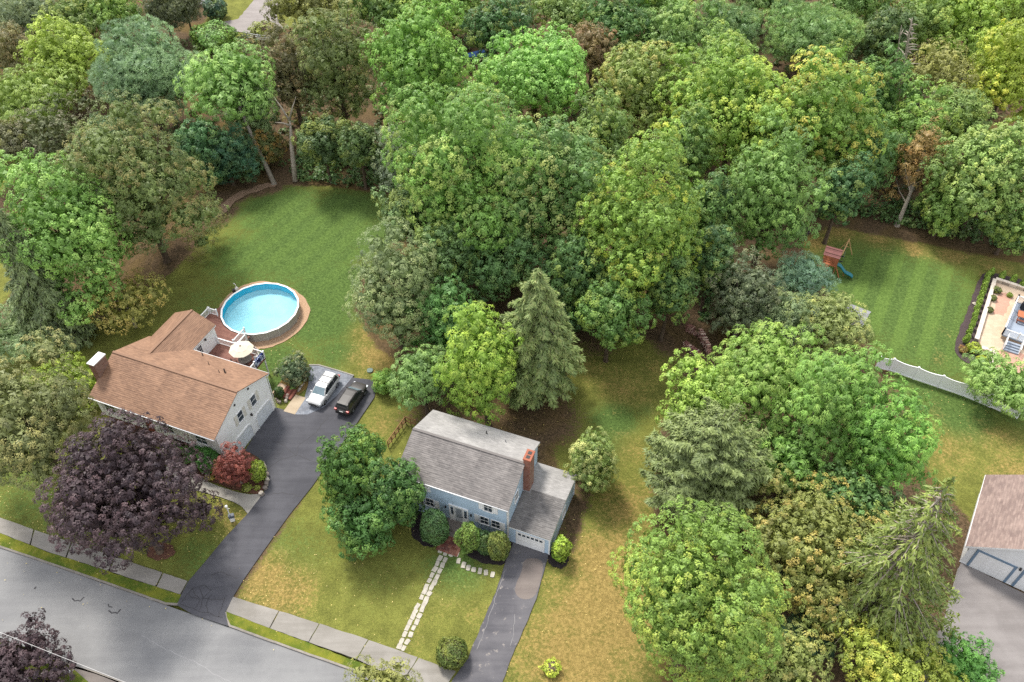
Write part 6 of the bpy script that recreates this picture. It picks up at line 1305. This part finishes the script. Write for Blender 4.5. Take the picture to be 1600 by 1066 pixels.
ball('clipped_shrub', 287, 711, 13, 14, (96, 142, 62), 'lighter green shrub of the row, half under the purple maple', amt=.4, acc=(130, 166, 74), rough=.12)
ball('small_shrub', 272, 698, 9, 16, (88, 122, 66), 'narrow green shrub against the white house front wall', amt=.3, rough=.25)
ball('clipped_shrub', 403, 737, 12, 16, (116, 136, 52), 'yellow-green shrub between the red maple and the stone wall', amt=.5, acc=(150, 158, 66), rough=.15)
ball('boxwood_ball', 436, 613, 7.5, 9, (60, 84, 50), 'small dark clipped globe in the stone planter', amt=.2, rough=.03)
for px, py, r, c, lab in ((300, 733, 6, (176, 160, 80), 'tuft of golden grass under the purple maple edge'), (327, 746, 6, (170, 152, 84), 'tuft of golden grass by the bend of the front walk'), (386, 762, 7, (126, 132, 66), 'low green clump at the end of the front walk'), (402, 762, 4, (132, 136, 70), 'tiny green clump beside the rubble wall'), (466, 598, 6, (150, 134, 62), 'low golden groundcover beside the white car'), (456, 606, 5, (96, 128, 76), 'low green groundcover above the brick steps')):
    ball('border_plant', px, py, r, r * .7, c, lab, rough=.35, leaf=.11, cat='plant', amt=.4, group='border plants by the white house')
R2 = lambda x, y: (1480 + x / 5.608, 410 + y / 5.608)
row = [(393,82),(360,112),(345,158),(333,202),(318,252),(297,300),(287,347),(268,393),(252,447),(240,499),(222,547),(198,602),(175,665)]
names = ['first', 'second', 'third', 'fourth', 'fifth', 'sixth', 'seventh', 'eighth', 'ninth', 'tenth', 'eleventh', 'twelfth', 'thirteenth']
for i, (x, y) in enumerate(row):
    k = 1.0 if i < 12 else 1.2
    ball('arborvitae', *R2(x, y), 4.7 * k, 7.0 * k, (124, 150, 66), '%s clipped evergreen of the patio row, counted from the wood' % names[i], taper=.45, rough=.05, leaf=.12, amt=.3, group='clipped evergreens along the patio wall')
for i, (x, y) in enumerate(((487, 112), (585, 142), (668, 182))):
    ball('arborvitae', *R2(x, y), 5.2, 7.6, (120, 146, 64), '%s of the three evergreens behind the back patio wall' % names[i], taper=.45, rough=.05, leaf=.12, amt=.3, group='evergreens behind the back patio wall')
for x, y, r, c, lab in ((236, 752, 10, (150, 164, 62), 'large yellow-green bush at the corner of the patio bed'), (300, 855, 8, (164, 176, 62), 'bright yellow bush at the foot of the patio bed'), (140, 762, 6.5, (124, 92, 62), 'small brown-red bush in the patio bed'), (338, 800, 7, (98, 72, 70), 'dark plum bush inside the patio bed corner'), (440, 242, 6, (84, 92, 62), 'dark dwarf plant in the inner patio corner'), (405, 312, 5, (88, 96, 64), 'dark dwarf plant midway along the inner patio wall'), (375, 416, 5, (92, 98, 66), 'dark dwarf plant lowest along the inner patio wall'), (550, 286, 4, (120, 136, 66), 'single green tuft by the back patio wall')):
    ball('border_shrub', *R2(x, y), r, r * .85, c, lab, rough=.2, leaf=.13, amt=.4, group='planting round the patio')
ball('garden_bush', 337, 14, 18, 15, (56, 84, 66), 'dark blue-green bush by the far gravel drive', rough=.15, leaf=.3); ball('garden_bush', 458, 4, 18, 10, (60, 88, 66), 'dark bush on the far lawn across the drive', rough=.15, leaf=.3); ball('garden_bush', 412, 46, 18, 10, (130, 136, 70), 'loose olive bush by the white paddock fence', rough=.35, leaf=.3)
ball('low_hedge', 335, 58, 32, 8, (90, 124, 58), 'low green hedge along the far gravel drive', rough=.2, leaf=.3, cat='hedge')
# ------------------------------------------------------------------ stuff nobody could count
def scatter_clumps(name, label, polys, per_m2, col, acc, leaf, hmax, seed, cat='undergrowth'):
    rg = np.random.default_rng(seed); P = []
    for poly in polys:
        q = np.array([(p.x, p.y) for p in pts(poly)]); lo, hi = q.min(0), q.max(0); n = int((hi - lo).prod() * per_m2); x = rg.uniform(lo, hi, (n, 2)); ok = seg_dist(x[:, 0], x[:, 1], q) > 0; P.append(x[ok])
    P = np.concatenate(P); m = len(P); hgt = rg.uniform(.15, 1, m) ** 1.4 * hmax; nv = 22; C = np.repeat(np.stack([P[:, 0], P[:, 1], hgt * .6], -1), nv, 0); r = unit(rg.normal(0, 1, C.shape) + np.array([0, 0, .4])); rr = np.repeat(.35 + hgt * .35, nv)[:, None]
    C = C + r * rr * rg.uniform(.5, 1, (len(C), 1)); C[:, 2] = np.maximum(C[:, 2], .05); nr = unit(r + np.array([0, 0, .5]) + rg.normal(0, .4, C.shape)); sz = leaf * rg.uniform(.5, 1, len(C)); tn = np.repeat(rg.uniform(.2, .8, m), nv) + rg.normal(0, .12, len(C)); ac = np.repeat(np.clip(rg.normal(.2, .4, m), 0, 1), nv)
    me = leaf_mesh(name, C, nr, rg.normal(0, 1, C.shape), sz, sz * .7, tn, ac); o = put_crown(me, None, C3(col), C3(acc), .6, name); o['kind'] = 'stuff'; o['label'] = label; o['category'] = cat
scatter_clumps('undergrowth', 'dark undergrowth along the edge of the wood', [[(470,285),(610,300),(650,310),(640,250),(480,235),(440,262)], [(1268,345),(1300,335),(1400,352),(1500,375),(1620,398),(1620,350),(1500,330),(1400,318),(1290,310)], [(300,300),(360,285),(420,265),(400,225),(320,240)], [(1090,500),(1180,510),(1200,440),(1110,420)]], 1.6, (74, 102, 60), (120, 132, 72), .30, 2.0, 1)
scatter_clumps('forest_floor_plants', 'low leafy plants on the floor of the wood', [[(-60,240),(300,240),(620,230),(900,240),(1300,300),(1640,340),(1640,-20),(560,-20),(440,60),(280,70),(-60,-20)], [(1180,980),(1340,960),(1340,760),(1160,760)]], .30, (84, 100, 60), (130, 106, 64), .42, 2.6, 2)
def litter():
    rg = np.random.default_rng(4); P = []
    for (a, b, r, n) in ((100, 760, 10, 280), (40, 740, 9, 180), (300, 830, 6, 200), (420, 920, 4, 120), (345, 800, 3, 120), (440, 540, 4, 60), (760, 660, 8, 260), (1000, 560, 7, 200), (900, 840, 3, 60), (930, 900, 8, 120), (600, 560, 5, 80), (1450, 620, 6, 120), (600, 905, 6, 120)):
        c = at(a, b); P.append(np.stack([rg.normal(c.x, r * .6, n), rg.normal(c.y, r * .6, n), np.full(n, .02)], -1))
    C = np.concatenate(P); n = len(C); sz = rg.uniform(.03, .075, n); me = leaf_mesh('fallen_leaves', C, unit(np.array([0, 0, 1.]) + rg.normal(0, .25, C.shape)), rg.normal(0, 1, C.shape), sz, sz * .7, rg.uniform(.2, 1, n), rg.uniform(0, 1, n)); C[:, 2] += 0
    o = put_crown(me, None, C3((176, 158, 96)), C3((206, 190, 130)), 1.0, 'fallen_leaves'); o['kind'] = 'stuff'; o['label'] = 'pale fallen leaves scattered over the lawns'; o['category'] = 'leaves'
litter()
